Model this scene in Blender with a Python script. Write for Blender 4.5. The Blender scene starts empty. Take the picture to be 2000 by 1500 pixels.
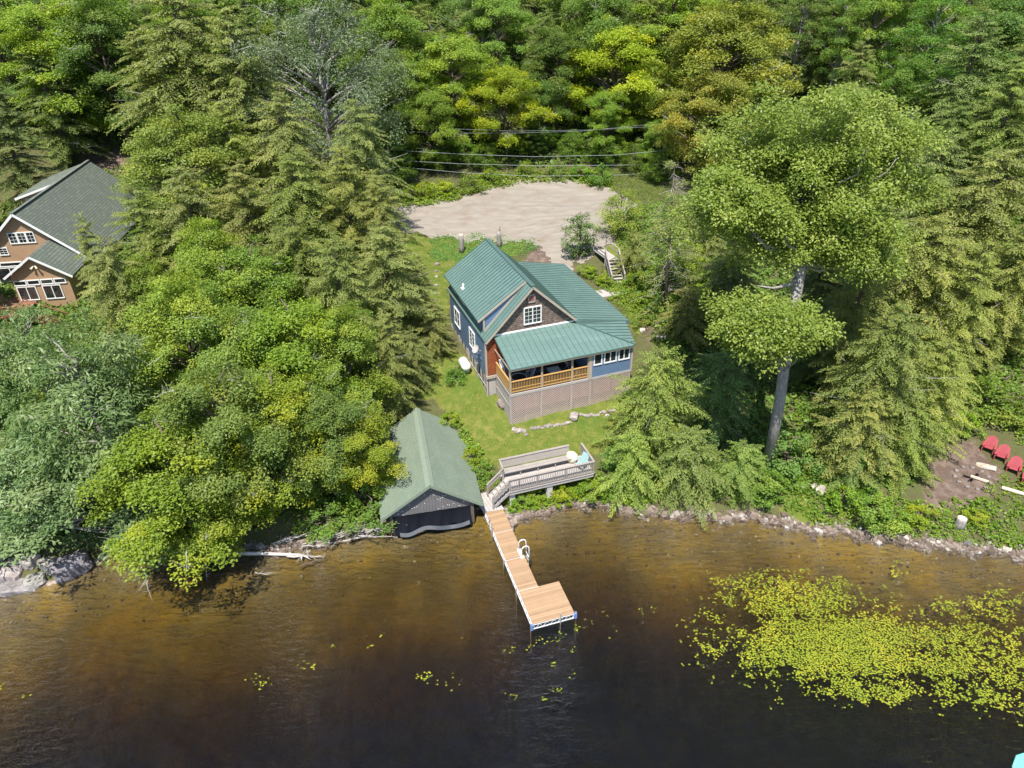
import bpy, math, random
import numpy as np
from mathutils import Vector, Matrix
random.seed(7)
rng = np.random.default_rng(11)
PI = math.pi
scene = bpy.context.scene
COL = scene.collection

# ------------------------------------------------------------------ camera
CAM_Z, TILT, ROLL, FPX = 30.5, math.radians(31.628), math.radians(1.198), 1382.3
cd = bpy.data.cameras.new('camera'); cam = bpy.data.objects.new('camera', cd); COL.objects.link(cam)
cd.sensor_width = 36.0; cd.lens = 36.0 * FPX / 2000; cd.clip_start = 0.5; cd.clip_end = 3000
cam.matrix_world = Matrix.Translation((0, 0, CAM_Z)) @ Matrix.Rotation(PI/2 - TILT, 4, 'X') @ Matrix.Rotation(-ROLL, 4, 'Z')
scene.camera = cam

def P(u, v, z=None, y=None):
    """site survey helper: the point seen at photo position (u, v) at height z or at distance y"""
    a = (u-1000)/FPX; b = -(v-750)/FPX
    a, b = a*math.cos(ROLL)+b*math.sin(ROLL), -a*math.sin(ROLL)+b*math.cos(ROLL)
    s, c = math.sin(TILT), math.cos(TILT)
    d = (a, c+b*s, -s+b*c)
    t = (z-CAM_Z)/d[2] if z is not None else y/d[1]
    return Vector((t*d[0], t*d[1], CAM_Z+t*d[2]))

# ------------------------------------------------------------------ light
L = Vector((.25, 1.15, -2.5)).normalized()
sun = bpy.data.lights.new('sun', 'SUN'); sun.energy = 5.0; sun.angle = math.radians(0.53); sun.color = (1, .955, .88)
so = bpy.data.objects.new('sun', sun); COL.objects.link(so); so.rotation_euler = L.to_track_quat('-Z', 'Y').to_euler()
W = bpy.data.worlds.new('World'); scene.world = W; W.use_nodes = True
wn = W.node_tree.nodes; wl = W.node_tree.links
sky = wn.new('ShaderNodeTexSky'); sky.sky_type = 'NISHITA'; sky.sun_disc = False
sky.sun_elevation = math.asin(-L.z); sky.sun_rotation = math.atan2(-L.x, -L.y); sky.altitude = 300; sky.dust_density = .5; sky.ozone_density = 1.8
bg = wn['Background']; bg.inputs['Strength'].default_value = 0.13; wl.new(sky.outputs[0], bg.inputs['Color'])
scene.view_settings.view_transform = 'Standard'; scene.view_settings.look = 'None'
scene.view_settings.exposure = 0.78; scene.view_settings.gamma = 1
scene.cycles.max_bounces = 6; scene.cycles.diffuse_bounces = 3; scene.cycles.glossy_bounces = 3
scene.cycles.transparent_max_bounces = 12; scene.cycles.use_denoising = True
scene.cycles.sample_clamp_indirect = 3.0; scene.cycles.sample_clamp_direct = 12.0; scene.cycles.seed = 5; scene.cycles.caustics_reflective = False; scene.cycles.caustics_refractive = False

# ------------------------------------------------------------------ materials
class NT:
    def __init__(s, name):
        s.m = bpy.data.materials.new(name); s.m.use_nodes = True; s.t = s.m.node_tree; s.n = s.t.nodes; s.l = s.t.links
        s.b = s.n['Principled BSDF']; s.out = s.n['Material Output']
    def new(s, k, **kw):
        n = s.n.new(k)
        for a, v in kw.items(): setattr(n, a, v)
        return n
    def inp(s, sock, v):
        if isinstance(v, bpy.types.NodeSocket): s.l.new(v, sock)
        else: sock.default_value = v
    def coord(s, kind='Object'): return s.new('ShaderNodeTexCoord').outputs[kind]
    def sep(s, v):
        n = s.new('ShaderNodeSeparateXYZ'); s.l.new(v, n.inputs[0]); return n.outputs
    def noise(s, vec, scale, detail=3, rough=.55, col=False):
        n = s.new('ShaderNodeTexNoise'); s.l.new(vec, n.inputs['Vector']); n.inputs['Scale'].default_value = scale
        n.inputs['Detail'].default_value = detail; n.inputs['Roughness'].default_value = rough
        return n.outputs['Color' if col else 'Fac']
    def vor(s, vec, scale, out='Distance', feature='F1'):
        n = s.new('ShaderNodeTexVoronoi', feature=feature); s.l.new(vec, n.inputs['Vector']); n.inputs['Scale'].default_value = scale
        return n.outputs[out]
    def scale(s, vec, sc):
        n = s.new('ShaderNodeMapping'); s.l.new(vec, n.inputs[0]); n.inputs['Scale'].default_value = sc; return n.outputs[0]
    def math(s, op, a, b=0.0, c=None, clamp=False):
        n = s.new('ShaderNodeMath', operation=op, use_clamp=clamp); s.inp(n.inputs[0], a); s.inp(n.inputs[1], b)
        if c is not None: s.inp(n.inputs[2], c)
        return n.outputs[0]
    def ramp(s, f, stops, interp='LINEAR'):
        n = s.new('ShaderNodeValToRGB'); s.l.new(f, n.inputs[0]); e = n.color_ramp.elements; n.color_ramp.interpolation = interp
        while len(e) < len(stops): e.new(.5)
        for i, (p, c) in enumerate(stops):
            e[i].position = p; e[i].color = (c, c, c, 1) if isinstance(c, (int, float)) else (*c, 1)
        return n.outputs[0]
    def mix(s, f, a, b, mode='MIX'):
        n = s.new('ShaderNodeMix', data_type='RGBA', blend_type=mode)
        s.inp(n.inputs[0], f)
        for k, v in ((6, a), (7, b)):
            if isinstance(v, (tuple, list)): n.inputs[k].default_value = (*v[:3], 1)
            else: s.inp(n.inputs[k], v)
        return n.outputs[2]
    def bump(s, h, strength=.4, dist=.02, target=None):
        n = s.new('ShaderNodeBump'); s.inp(n.inputs['Height'], h); n.inputs['Strength'].default_value = strength
        n.inputs['Distance'].default_value = dist
        s.l.new(n.outputs[0], (target or s.b.inputs['Normal'])); return n.outputs[0]
    def attr(s, name, out='Fac'):
        n = s.new('ShaderNodeAttribute', attribute_name=name); return n.outputs[out]
    def base(s, c, rough=.7, spec=.4, metal=0):
        if isinstance(c, (tuple, list)): s.b.inputs['Base Color'].default_value = (*c[:3], 1)
        else: s.l.new(c, s.b.inputs['Base Color'])
        s.inp(s.b.inputs['Roughness'], rough); s.b.inputs['Specular IOR Level'].default_value = spec
        s.b.inputs['Metallic'].default_value = metal; return s

def painted(name, c, rough=.6, var=.18, sc=3.0, spec=.35):
    t = NT(name); v = t.coord(); f = t.noise(v, sc, 5, .65)
    t.base(t.mix(f, [x*(1-var) for x in c], [min(1, x*(1+var)) for x in c]), rough, spec)
    t.bump(t.noise(v, sc*9, 3), .15, .01); return t.m

def wood(name, c1, c2, rough=.75, axis=(1, 1, 12), sc=2.0):
    t = NT(name); v = t.coord(); g = t.noise(t.scale(v, axis), sc*2.2, 4, .6); k = t.noise(v, sc*.9, 4)
    c = t.mix(t.math('MULTIPLY', t.math('ADD', g, k), .55), c1, c2)
    t.base(c, rough, .25); t.bump(g, .3, .01); return t.m

def siding(name, c, lap=.13, dark=.72):
    t = NT(name); v = t.coord(); z = t.sep(v)[2]
    fr = t.math('FRACT', t.math('DIVIDE', z, lap))
    line = t.ramp(fr, [(0, dark), (.12, .95), (.9, 1.0), (1, 1.0)])
    n = t.noise(v, 1.6, 4, .6); n2 = t.noise(t.scale(v, (1, 1, 8)), 2.5, 3)
    col = t.mix(n, [x*.82 for x in c], [x*1.15 for x in c]); col = t.mix(t.math('MULTIPLY', n2, .3), col, [x*.7 for x in c])
    t.base(t.mix(1.0, col, line, 'MULTIPLY'), .6, .3); t.bump(fr, .5, .03); return t.m

def shingle(name, c1, c2, c3, w=.16, h=.14, axes='xz', rough=.85):
    t = NT(name); v = t.coord(); s = t.sep(v); cmb = t.new('ShaderNodeCombineXYZ')
    m = {'x': 0, 'y': 1, 'z': 2}
    t.l.new(s[m[axes[0]]], cmb.inputs[0]); t.l.new(s[m[axes[1]]], cmb.inputs[1])
    b = t.new('ShaderNodeTexBrick'); t.l.new(cmb.outputs[0], b.inputs['Vector'])
    b.inputs['Color1'].default_value = (*c1, 1); b.inputs['Color2'].default_value = (*c2, 1); b.inputs['Mortar'].default_value = (*[x*.25 for x in c1], 1)
    b.inputs['Scale'].default_value = 1; b.inputs['Mortar Size'].default_value = .012; b.inputs['Brick Width'].default_value = w
    b.inputs['Row Height'].default_value = h; b.inputs['Bias'].default_value = 0
    cell = t.vor(t.scale(cmb.outputs[0], (1/w, 1/h, 1)), 1.0, 'Color'); g = t.sep(cell)[0]
    col = t.mix(t.math('MULTIPLY', g, .75), b.outputs['Color'], c3)
    t.base(col, rough, .2); t.bump(t.math('SUBTRACT', 1.0, b.outputs['Fac']), .5, .02); return t.m

def metal_roof(name, c, var=.10, rough=.38):
    t = NT(name); v = t.coord(); n = t.noise(v, .55, 4, .6); n2 = t.noise(t.scale(v, (.25, 4, 4)), 1.5, 3)
    col = t.mix(n, [x*(1-var) for x in c], [min(1, x*(1+var)) for x in c])
    col = t.mix(t.math('MULTIPLY', t.ramp(n2, [(.5, 0.0), (.8, 1.0)]), .12), col, (.5, .56, .52))
    col = t.mix(t.ramp(t.noise(v, 17, 3, .7), [(.64, 0.0), (.72, .45)]), col, (.10, .095, .06)); col = t.mix(t.ramp(t.noise(t.scale(v, (1, .35, 1)), 1.1, 5, .7), [(.45, 0.0), (.75, .35)]), col, [x*.62 for x in c])
    t.base(col, rough, .5); t.bump(t.noise(v, 2.2, 2), .12, .02); return t.m

def leafmat(name, c1, c2, c3, trans=.35, rough=.5):
    t = NT(name); r = t.attr('rnd'); k = t.attr('clump')
    oi = t.new('ShaderNodeObjectInfo')
    col = t.mix(r, c1, c2); col = t.mix(t.ramp(k, [(.55, 0.0), (1, 1.0)]), col, c3)
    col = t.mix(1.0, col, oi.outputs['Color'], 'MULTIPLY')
    t.base(col, rough, .35)
    tr = t.new('ShaderNodeBsdfTranslucent'); hs = t.mix(1.0, col, (1.15, 1.2, .55), 'MULTIPLY'); t.l.new(hs, tr.inputs[0])
    mx = t.new('ShaderNodeMixShader'); mx.inputs[0].default_value = trans
    t.l.new(t.b.outputs[0], mx.inputs[1]); t.l.new(tr.outputs[0], mx.inputs[2]); t.l.new(mx.outputs[0], t.out.inputs[0])
    return t.m

def bark(name, c1, c2, sc=3.0):
    t = NT(name); v = t.coord(); g = t.noise(t.scale(v, (3, 3, .6)), sc, 5, .7)
    t.base(t.mix(t.ramp(g, [(.3, 0.0), (.7, 1.0)]), c1, c2), .9, .15); t.bump(g, .8, .05); return t.m

def glass_dark(name, c=(.012, .015, .018)):
    t = NT(name); v = t.coord(); n = t.noise(v, 1.1, 3)
    t.base(t.mix(t.ramp(n, [(.4, 0.0), (.75, 1.0)]), c, (.06, .07, .06)), .06, .9); return t.m

M = {}
M['roof'] = metal_roof('teal_metal_roof', (.108, .178, .155), .16)
M['seam'] = painted('roof_seam', (.07, .12, .105), .5)
M['boatroof'] = metal_roof('sage_metal_roof', (.175, .215, .16), .08, .45)
M['ridgecap'] = painted('ridge_cap', (.20, .24, .18), .45)
M['blue'] = siding('blue_siding', (.155, .235, .375), .15)
M['redshingle'] = shingle('red_cedar_shingle', (.30, .085, .035), (.36, .12, .05), (.22, .06, .03), .2, .16)
M['brownshingle'] = shingle('weathered_cedar_shingle', (.17, .12, .095), (.36, .28, .23), (.11, .075, .065), .17, .15)
M['beige'] = painted('beige_trim', (.40, .34, .27), .7)
M['white'] = painted('white_trim', (.74, .74, .72), .5, .05)
M['glass'] = glass_dark('window_glass')
M['honey'] = wood('honey_stained_wood', (.36, .19, .06), (.52, .32, .12))
M['post'] = wood('porch_post_wood', (.30, .23, .16), (.44, .36, .27))
M['grey'] = wood('weathered_grey_wood', (.19, .16, .14), (.38, .34, .31))
M['greyboard'] = wood('weathered_grey_board', (.27, .235, .215), (.48, .44, .41))
M['darkgrey'] = wood('old_dark_board', (.055, .052, .052), (.24, .225, .22), axis=(14, 1, .6))
M['lattice'] = painted('pale_lattice', (.55, .44, .38), .7, .2)
M['maroon'] = painted('maroon_board', (.24, .10, .10), .8, .5)
M['void'] = painted('dark_interior', (.02, .018, .016), .9)  # near-black fill: shade of hollow spaces put into the colour
M['floor'] = wood('deck_floor_boards', (.06, .055, .06), (.12, .11, .115))
M['dock'] = None
t = NT('cedar_dock_boards'); v = t.coord(); y = t.sep(v)[1]
fr = t.math('FRACT', t.math('DIVIDE', y, .14)); cell = t.math('FLOOR', t.math('DIVIDE', y, .14))
wnz = t.new('ShaderNodeTexWhiteNoise', noise_dimensions='1D'); t.l.new(cell, wnz.inputs['W'])
c = t.mix(wnz.outputs['Value'], (.25, .155, .085), (.37, .235, .135)); c = t.mix(t.math('MULTIPLY', t.noise(v, 2.5, 4), .35), c, (.50, .35, .21))
c = t.mix(1.0, c, t.ramp(fr, [(0, .35), (.1, 1.0), (.95, 1.0), (1, .4)]), 'MULTIPLY'); t.base(c, .6, .3); M['dock'] = t.m
M['alu'] = painted('aluminium', (.66, .68, .70), .35, .08)
M['steel'] = painted('galvanised_pipe', (.35, .32, .28), .5, .3)
M['bluecap'] = painted('blue_plastic', (.12, .22, .48), .5)
M['tarp'] = painted('black_tarp', (.007, .008, .013), .7, .3, spec=.15)
M['tarpgrey'] = painted('grey_tarp', (.055, .06, .07), .5, .3)
M['red'] = painted('red_plastic', (.34, .065, .075), .4, .08)
M['teal'] = painted('pale_teal_plastic', (.25, .38, .37), .5, .08)
M['cream'] = painted('cream_canvas', (.68, .60, .42), .8, .1)
M['concrete'] = painted('concrete_block', (.45, .42, .38), .9, .2, 6)
M['propane'] = painted('white_tank', (.78, .78, .76), .35, .05)
M['greyplastic'] = painted('grey_cover', (.17, .17, .19), .6)
M['tan'] = siding('tan_siding', (.47, .30, .185), .2, .45)
M['redwood'] = wood('red_stained_deck', (.18, .075, .045), (.28, .13, .085))
M['asphalt'] = shingle('green_asphalt_shingle', (.125, .145, .115), (.18, .20, .16), (.10, .115, .095), .33, .16, 'yz')
M['turq'] = painted('turquoise_vinyl', (.16, .60, .52), .4, .05)
M['wire'] = painted('power_cable', (.30, .33, .33), .5)
M['cut'] = wood('cut_log_face', (.52, .42, .30), (.66, .56, .42))
M['brown'] = bark('conifer_bark', (.075, .055, .042), (.19, .15, .12))
M['greybark'] = bark('grey_bark', (.15, .135, .12), (.40, .365, .33), 4.5)
M['palebark'] = bark('bleached_branch', (.34, .31, .28), (.56, .53, .49))
M['drift'] = bark('driftwood', (.26, .23, .215), (.52, .48, .45))
t = NT('stone'); v = t.coord(); n = t.noise(v, 2.5, 6, .7); k = t.vor(v, 9)
oi = t.new('ShaderNodeObjectInfo')
c = t.mix(t.ramp(n, [(.35, 0.0), (.7, 1.0)]), (.13, .115, .105), (.42, .38, .355)); c = t.mix(1.0, c, oi.outputs['Color'], 'MULTIPLY')
t.base(c, .85, .3); t.bump(n, .8, .05); M['stone'] = t.m
t = NT('shore_pebbles'); r = t.attr('rnd'); v = t.coord()
c = t.ramp(r, [(0, (.08, .06, .045)), (.35, (.18, .13, .10)), (.7, (.24, .19, .155)), (.95, (.31, .275, .245)), (1, (.55, .52, .48))])
c = t.mix(t.math('MULTIPLY', t.noise(v, 12, 3), .4), c, (.12, .09, .07)); t.base(c, .7, .4); M['pebble'] = t.m
M['leaf_maple'] = leafmat('maple_leaf', (.115, .185, .032), (.225, .315, .06), (.31, .355, .055), .42)
M['leaf_hem'] = leafmat('hemlock_needles', (.185, .225, .062), (.30, .345, .10), (.38, .395, .12), .42, .55)
M['leaf_blue'] = leafmat('long_leaf', (.10, .175, .055), (.185, .275, .095), (.28, .36, .15), .34, .45)
M['leaf_oak'] = leafmat('oak_leaf', (.165, .235, .035), (.27, .345, .06), (.36, .41, .09), .42, .45)
M['leaf_silver'] = leafmat('silver_leaf', (.115, .165, .07), (.20, .25, .12), (.27, .31, .17), .25, .5)
M['weed'] = leafmat('weed_leaf', (.11, .18, .018), (.23, .32, .03), (.31, .35, .04), .35, .5)
M['pad'] = leafmat('lily_pad', (.14, .19, .016), (.25, .28, .022), (.42, .35, .03), .1, .35)

# ------------------------------------------------------------------ mesh helpers
class MB:
    def __init__(s): s.v = []; s.f = []; s.m = []; s.cur = 0
    def add(s, vs, fs):
        o = len(s.v); s.v += [tuple(p) for p in vs]
        for f in fs: s.f.append(tuple(i+o for i in f)); s.m.append(s.cur)
        return s
    def box(s, x0, x1, y0, y1, z0, z1):
        return s.add([(x0,y0,z0),(x1,y0,z0),(x1,y1,z0),(x0,y1,z0),(x0,y0,z1),(x1,y0,z1),(x1,y1,z1),(x0,y1,z1)],
                     [(0,3,2,1),(4,5,6,7),(0,1,5,4),(1,2,6,5),(2,3,7,6),(3,0,4,7)])
    def bar(s, p, q, w, h, up=(0,0,1)):
        p, q = Vector(p), Vector(q); d = (q-p).normalized(); up = Vector(up)
        if abs(d.dot(up)) > .98: up = Vector((0, 1, 0))
        sd = d.cross(up).normalized(); u2 = sd.cross(d).normalized(); sd *= w/2; u2 *= h/2
        vs = [p-sd-u2, p+sd-u2, p+sd+u2, p-sd+u2, q-sd-u2, q+sd-u2, q+sd+u2, q-sd+u2]
        return s.add(vs, [(0,1,2,3),(7,6,5,4),(0,4,5,1),(1,5,6,2),(2,6,7,3),(3,7,4,0)])
    def slab(s, pts, th=.1, down=(0,0,-1)):
        d = Vector(down)*th; n = len(pts); top = [Vector(p) for p in pts]; bot = [p+d for p in top]
        fs = [tuple(range(n)), tuple(range(2*n-1, n-1, -1))]
        for i in range(n): j = (i+1) % n; fs.append((j, i, i+n, j+n))
        return s.add(top+bot, fs)
    def tube(s, pts, rad, n=6, cap=True):
        pts = [Vector(p) for p in pts]
        if not isinstance(rad, (list, tuple)): rad = [rad]*len(pts)
        o = []; ref = Vector((.31, .2, .93)).normalized()
        for i, p in enumerate(pts):
            d = (pts[min(i+1, len(pts)-1)]-pts[max(i-1, 0)]).normalized()
            a = d.cross(ref)
            if a.length < .05: a = d.cross(Vector((1, 0, 0)))
            a.normalize(); b = d.cross(a)
            o += [p+(a*math.cos(2*PI*k/n)+b*math.sin(2*PI*k/n))*rad[i] for k in range(n)]
        fs = []
        for i in range(len(pts)-1):
            for k in range(n):
                k2 = (k+1) % n; fs.append((i*n+k, i*n+k2, (i+1)*n+k2, (i+1)*n+k))
        if cap: fs += [tuple(range(n-1, -1, -1)), tuple(range((len(pts)-1)*n, len(pts)*n))]
        return s.add(o, fs)
    def build(s, name, mats, parent=None, smooth=False, dz=0.0):
        me = bpy.data.meshes.new(name)
        me.from_pydata([(x, y, z+dz) for x, y, z in s.v], [], s.f); me.update()
        for m in (mats if isinstance(mats, (list, tuple)) else [mats]): me.materials.append(m)
        me.polygons.foreach_set('material_index', s.m)
        if smooth: me.polygons.foreach_set('use_smooth', [True]*len(s.f))
        ob = bpy.data.objects.new(name, me); COL.objects.link(ob)
        if parent: ob.parent = parent
        return ob

def tag(o, label=None, cat=None, group=None, kind=None):
    if label: o['label'] = label
    if cat: o['category'] = cat
    if group: o['group'] = group
    if kind: o['kind'] = kind
    return o
def empty(name, loc, rz=0, label=None, cat=None, group=None):
    o = bpy.data.objects.new(name, None); COL.objects.link(o); o.location = loc; o.rotation_euler = (0, 0, rz); o.empty_display_size = .3
    return tag(o, label, cat, group)
def copy_tree(o, parent=None):
    c = o.copy(); COL.objects.link(c)
    if parent: c.parent = parent
    for ch in list(o.children): copy_tree(ch, c)
    return c

def quads_mesh(name, co, mat, rnd, clump, parent=None, extra=None, cols=None):
    """co: (n,4,3) array of quads -> one mesh with per-face attributes"""
    n = len(co); me = bpy.data.meshes.new(name)
    me.vertices.add(n*4); me.loops.add(n*4); me.polygons.add(n)
    me.vertices.foreach_set('co', np.ascontiguousarray(co, dtype=np.float32).ravel())
    me.loops.foreach_set('vertex_index', np.arange(n*4, dtype=np.int32))
    me.polygons.foreach_set('loop_start', np.arange(0, n*4, 4, dtype=np.int32))
    try: me.polygons.foreach_set('loop_total', np.full(n, 4, dtype=np.int32))
    except Exception: pass
    for nm, arr in (('rnd', rnd), ('clump', clump)):
        a = me.attributes.new(nm, 'FLOAT', 'FACE'); a.data.foreach_set('value', np.ascontiguousarray(arr, dtype=np.float32))
    me.materials.append(mat); me.update(calc_edges=True)
    ob = bpy.data.objects.new(name, me); COL.objects.link(ob)
    if parent: ob.parent = parent
    return ob

def leaf_quads(pos, nrm, length, width, R, direction=None, fold=0.0):
    """rhombic leaf cards centred on pos"""
    n = len(pos); nrm = nrm/np.linalg.norm(nrm, axis=1, keepdims=True)
    if direction is None: direction = R.normal(size=(n, 3))
    d = direction-nrm*np.sum(direction*nrm, 1, keepdims=True); d /= np.linalg.norm(d, axis=1, keepdims=True)+1e-9
    w = np.cross(nrm, d); l = (np.asarray(length)*np.ones(n))[:, None]; ww = (np.asarray(width)*np.ones(n))[:, None]
    return np.stack([pos-d*l*.5, pos-w*ww*.5+d*l*.05, pos+d*l*.5-nrm*l*fold, pos+w*ww*.5+d*l*.05], axis=1)

# ------------------------------------------------------------------ terrain
shore_px = [(0,1155),(90,1150),(160,1110),(220,1085),(300,1075),(400,1080),(450,1078),(560,1070),(620,1060),(680,1045),(745,1020),(945,1000),
 (1000,1018),(1040,1005),(1080,990),(1130,982),(1160,980),(1200,990),(1260,1000),(1330,1005),(1400,1010),(1480,1010),(1560,1030),(1640,1038),
 (1700,1050),(1780,1058),(1850,1068),(1940,1078),(2000,1085)]
SP = [P(u, v, 0) for u, v in shore_px]
SX = np.array([-400, -60]+[p.x for p in SP]+[60, 400]); SY = np.array([20, 26]+[p.y for p in SP]+[27, 20])
def shore(x):
    x = np.asarray(x, float)
    return np.interp(x, SX, SY) + .16*np.sin(x*2.3)+.1*np.sin(x*5.1+1)+.06*np.sin(x*11.3)
CP = np.array([(-30,31,1.2),(-22,34,1),(-14,34,1),(-8,36,.9),(-1,36.3,.75),(3,37,1.0),(8,36.5,.9),(13,36,1.0),(17,36.5,1.3),(23,33.5,1),(28,32,.9),
 (-2,40,1.8),(-.1,40.7,2.12),(4,41,1.95),(8.6,43.8,2.4),(-1.9,43.2,2.9),(-4,42.5,2.2),(12,42,2.0),(-5,48,3.6),(-7,52,4.2),(-5,57,4.7),(9,57.5,4.5),
 (12,52,3.9),(14,47,3),(9.2,62.6,6.0),(-5,66.4,5.2),(-1,67,5.4),(3,65,5.9),(6.8,62.0,5.3),(0,62,5.0),(-11,75,6.3),(0,75,6.3),(8,75,6.3),(0,84,6.5),(11,80,6.4),
 (10,69,6.2),(-10,70,6.0),(0,90,8),(-15,90,8.3),(15,90,8.3),(0,105,13),(0,130,22),(0,170,34),(-60,100,13),(60,100,13),(-60,130,22),(60,130,22),(-60,170,34),(60,170,34),
 (-45,60,4.6),(-38,56,3.3),(-41,53,3.2),(-45,80,6.4),(-30,45,3),(-30,75,7),(-20,50,4),(-50,45,3),(31,36,1.6),(35,45,3),(30,55,5),(45,70,8),(25,70,7),(18,58,5),
 (0,300,60),(-150,300,60),(150,300,60),(-150,100,13),(150,100,13),(-150,40,3),(150,40,3),(0,500,80),(-300,500,80),(300,500,80),(-300,60,6),(300,60,6)], float)
def _k(r2): return .5*r2*np.log(r2+1e-9)
_A = _k(((CP[:, None, :2]-CP[None, :, :2])**2).sum(2)/400); _A += np.eye(len(CP))*.02
_Pm = np.c_[np.ones(len(CP)), CP[:, :2]/20]
_S = np.linalg.solve(np.block([[_A, _Pm], [_Pm.T, np.zeros((3, 3))]]), np.r_[CP[:, 2], 0, 0, 0])
def sm(a, b, x): t = np.clip((x-a)/(b-a), 0, 1); return t*t*(3-2*t)
def terrain(x, y):
    x = np.atleast_1d(np.asarray(x, float)); y = np.atleast_1d(np.asarray(y, float)); sh = x.shape
    xf, yf = x.ravel(), y.ravel(); z = np.zeros(len(xf))
    for i in range(0, len(xf), 20000):
        X = xf[i:i+20000]; Y = yf[i:i+20000]
        r2 = ((X[:, None]-CP[None, :, 0])**2+(Y[:, None]-CP[None, :, 1])**2)/400
        z[i:i+20000] = _k(r2) @ _S[:-3] + _S[-3] + _S[-2]*X/20 + _S[-1]*Y/20
    d = yf-shore(xf)
    und = .06*np.sin(xf*1.3+yf*.7)*np.sin(yf*1.1-xf*.4)+.03*np.sin(xf*3.1)*np.sin(yf*2.7)
    land = np.maximum(z, .35)*(.25*sm(0, .5, d)+.75*sm(.2, 2.6, d))+und*sm(0, 3, d)
    dd = np.maximum(-d, 0)
    bed = -(.13*dd+.010*dd**2+.12*np.maximum(dd-(6.2-2.6*sm(-4, 6, xf)), 0)**1.7+.10*dd*sm(-3, 1, xf)*(1-sm(4, 9, xf)))-.12*sm(0, .4, dd)-.12*np.sin(xf*.5)*sm(1, 4, dd)
    bed = np.maximum(bed, -6)
    return np.where(d > 0, land, bed).reshape(sh)
def gz(x, y): return float(terrain([x], [y])[0])
def axis(segs):
    out = []
    for a, b, st in segs: out += list(np.arange(a, b, st))
    return np.array(out+[segs[-1][1]])
gx = axis([(-500,-160,20),(-160,-70,3),(-70,-34,1),(-34,34,.35),(34,70,1),(70,160,3),(160,500,20)])
gy = axis([(-120,0,8),(0,18,1.5),(18,72,.35),(72,100,.6),(100,170,2),(170,600,14)])
GX, GY = np.meshgrid(gx, gy); GZ = terrain(GX, GY); nx, ny = len(gx), len(gy)
me = bpy.data.meshes.new('ground'); nv = nx*ny
me.vertices.add(nv); me.vertices.foreach_set('co', np.stack([GX, GY, GZ], 2).astype(np.float32).ravel())
i0 = (np.arange(ny-1)[:, None]*nx+np.arange(nx-1)[None, :]).ravel()
fc = np.stack([i0, i0+1, i0+nx+1, i0+nx], 1).astype(np.int32); nf = len(fc)
me.loops.add(nf*4); me.polygons.add(nf); me.loops.foreach_set('vertex_index', fc.ravel())
me.polygons.foreach_set('loop_start', np.arange(0, nf*4, 4, dtype=np.int32))
me.polygons.foreach_set('use_smooth', np.ones(nf, dtype=bool))
def inpoly(x, y, poly):
    x = np.asarray(x); y = np.asarray(y); c = np.zeros(x.shape, bool); n = len(poly)
    for i in range(n):
        x1, y1 = poly[i][0], poly[i][1]; x2, y2 = poly[(i+1) % n][0], poly[(i+1) % n][1]
        if y1 == y2: continue
        c ^= ((y1 > y) != (y2 > y)) & (x < (x2-x1)*(y-y1)/(y2-y1)+x1)
    return c
def polydist(x, y, poly):
    d = np.full(np.shape(x), 1e9); n = len(poly)
    for i in range(n):
        a = np.array(poly[i][:2]); b = np.array(poly[(i+1) % n][:2]); ab = b-a
        t = np.clip(((x-a[0])*ab[0]+(y-a[1])*ab[1])/(ab@ab+1e-9), 0, 1)
        d = np.minimum(d, np.hypot(x-a[0]-t*ab[0], y-a[1]-t*ab[1]))
    return np.where(inpoly(x, y, poly), d, -d)
lawn1 = [P(u, v, 1.6) for u, v in [(830,720),(905,735),(950,775),(1000,830),(1230,790),(1260,830),(1160,880),(1100,890),(940,900),(905,850),(850,800),(815,800)]]
lawn2 = [P(u, v, 4.8) for u, v in [(760,470),(900,450),(1060,470),(1010,510),(880,540),(870,640),(840,640),(820,560),(740,520)]]
lawn3 = [P(u, v, 3.6) for u, v in [(1180,500),(1290,520),(1420,540),(1430,640),(1330,660),(1240,650),(1180,560)]]
lawn4 = [P(u, v, 1.6) for u, v in [(1540,850),(1600,860),(1600,1000),(1530,1000)]]
lawn = np.maximum.reduce([polydist(GX, GY, p) for p in (lawn1, lawn2, lawn3, lawn4)])
dirt1 = [P(u, v, 1.5) for u, v in [(1810,890),(1890,870),(1950,915),(1945,955),(1900,970),(1850,985),(1800,1000),(1815,950)]]
dirt2 = [P(u, v, 9) for u, v in [(120,290),(160,270),(240,300),(240,345),(180,330)]]
dirt4 = [P(u, v, 2.5) for u, v in [(1240,640),(1300,640),(1310,680),(1260,690)]]
dirt3 = [P(u, v, 5.6) for u, v in [(1055,470),(1120,480),(1120,520),(1060,515),(1000,515),(1030,500)]]
dirt = np.maximum.reduce([polydist(GX, GY, p) for p in (dirt1, dirt2, dirt3, dirt4)])
for nm, arr in (('lawn', np.clip(lawn*.5+.5, 0, 1)), ('dirt', np.clip(dirt*.6+.5, 0, 1)), ('shored', np.clip((GY-shore(GX))/8+.5, 0, 1))):
    a = me.attributes.new(nm, 'FLOAT', 'POINT'); a.data.foreach_set('value', arr.astype(np.float32).ravel())
me.update(calc_edges=True)
t = NT('ground_cover'); v = t.coord()
n1 = t.noise(v, .35, 5, .6); n2 = t.noise(v, 1.7, 5, .65); n3 = t.noise(v, 9, 4, .7); n4 = t.noise(v, 30, 3, .7)
litter = t.mix(n2, (.06, .045, .028), (.15, .11, .07)); litter = t.mix(t.ramp(n3, [(.42, 0.0), (.62, 1.0)]), litter, (.085, .125, .028))
grass = t.mix(n3, (.065, .10, .016), (.145, .18, .032)); grass = t.mix(t.ramp(n2, [(.45, 0.0), (.72, .9)]), grass, (.235, .20, .06))
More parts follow.
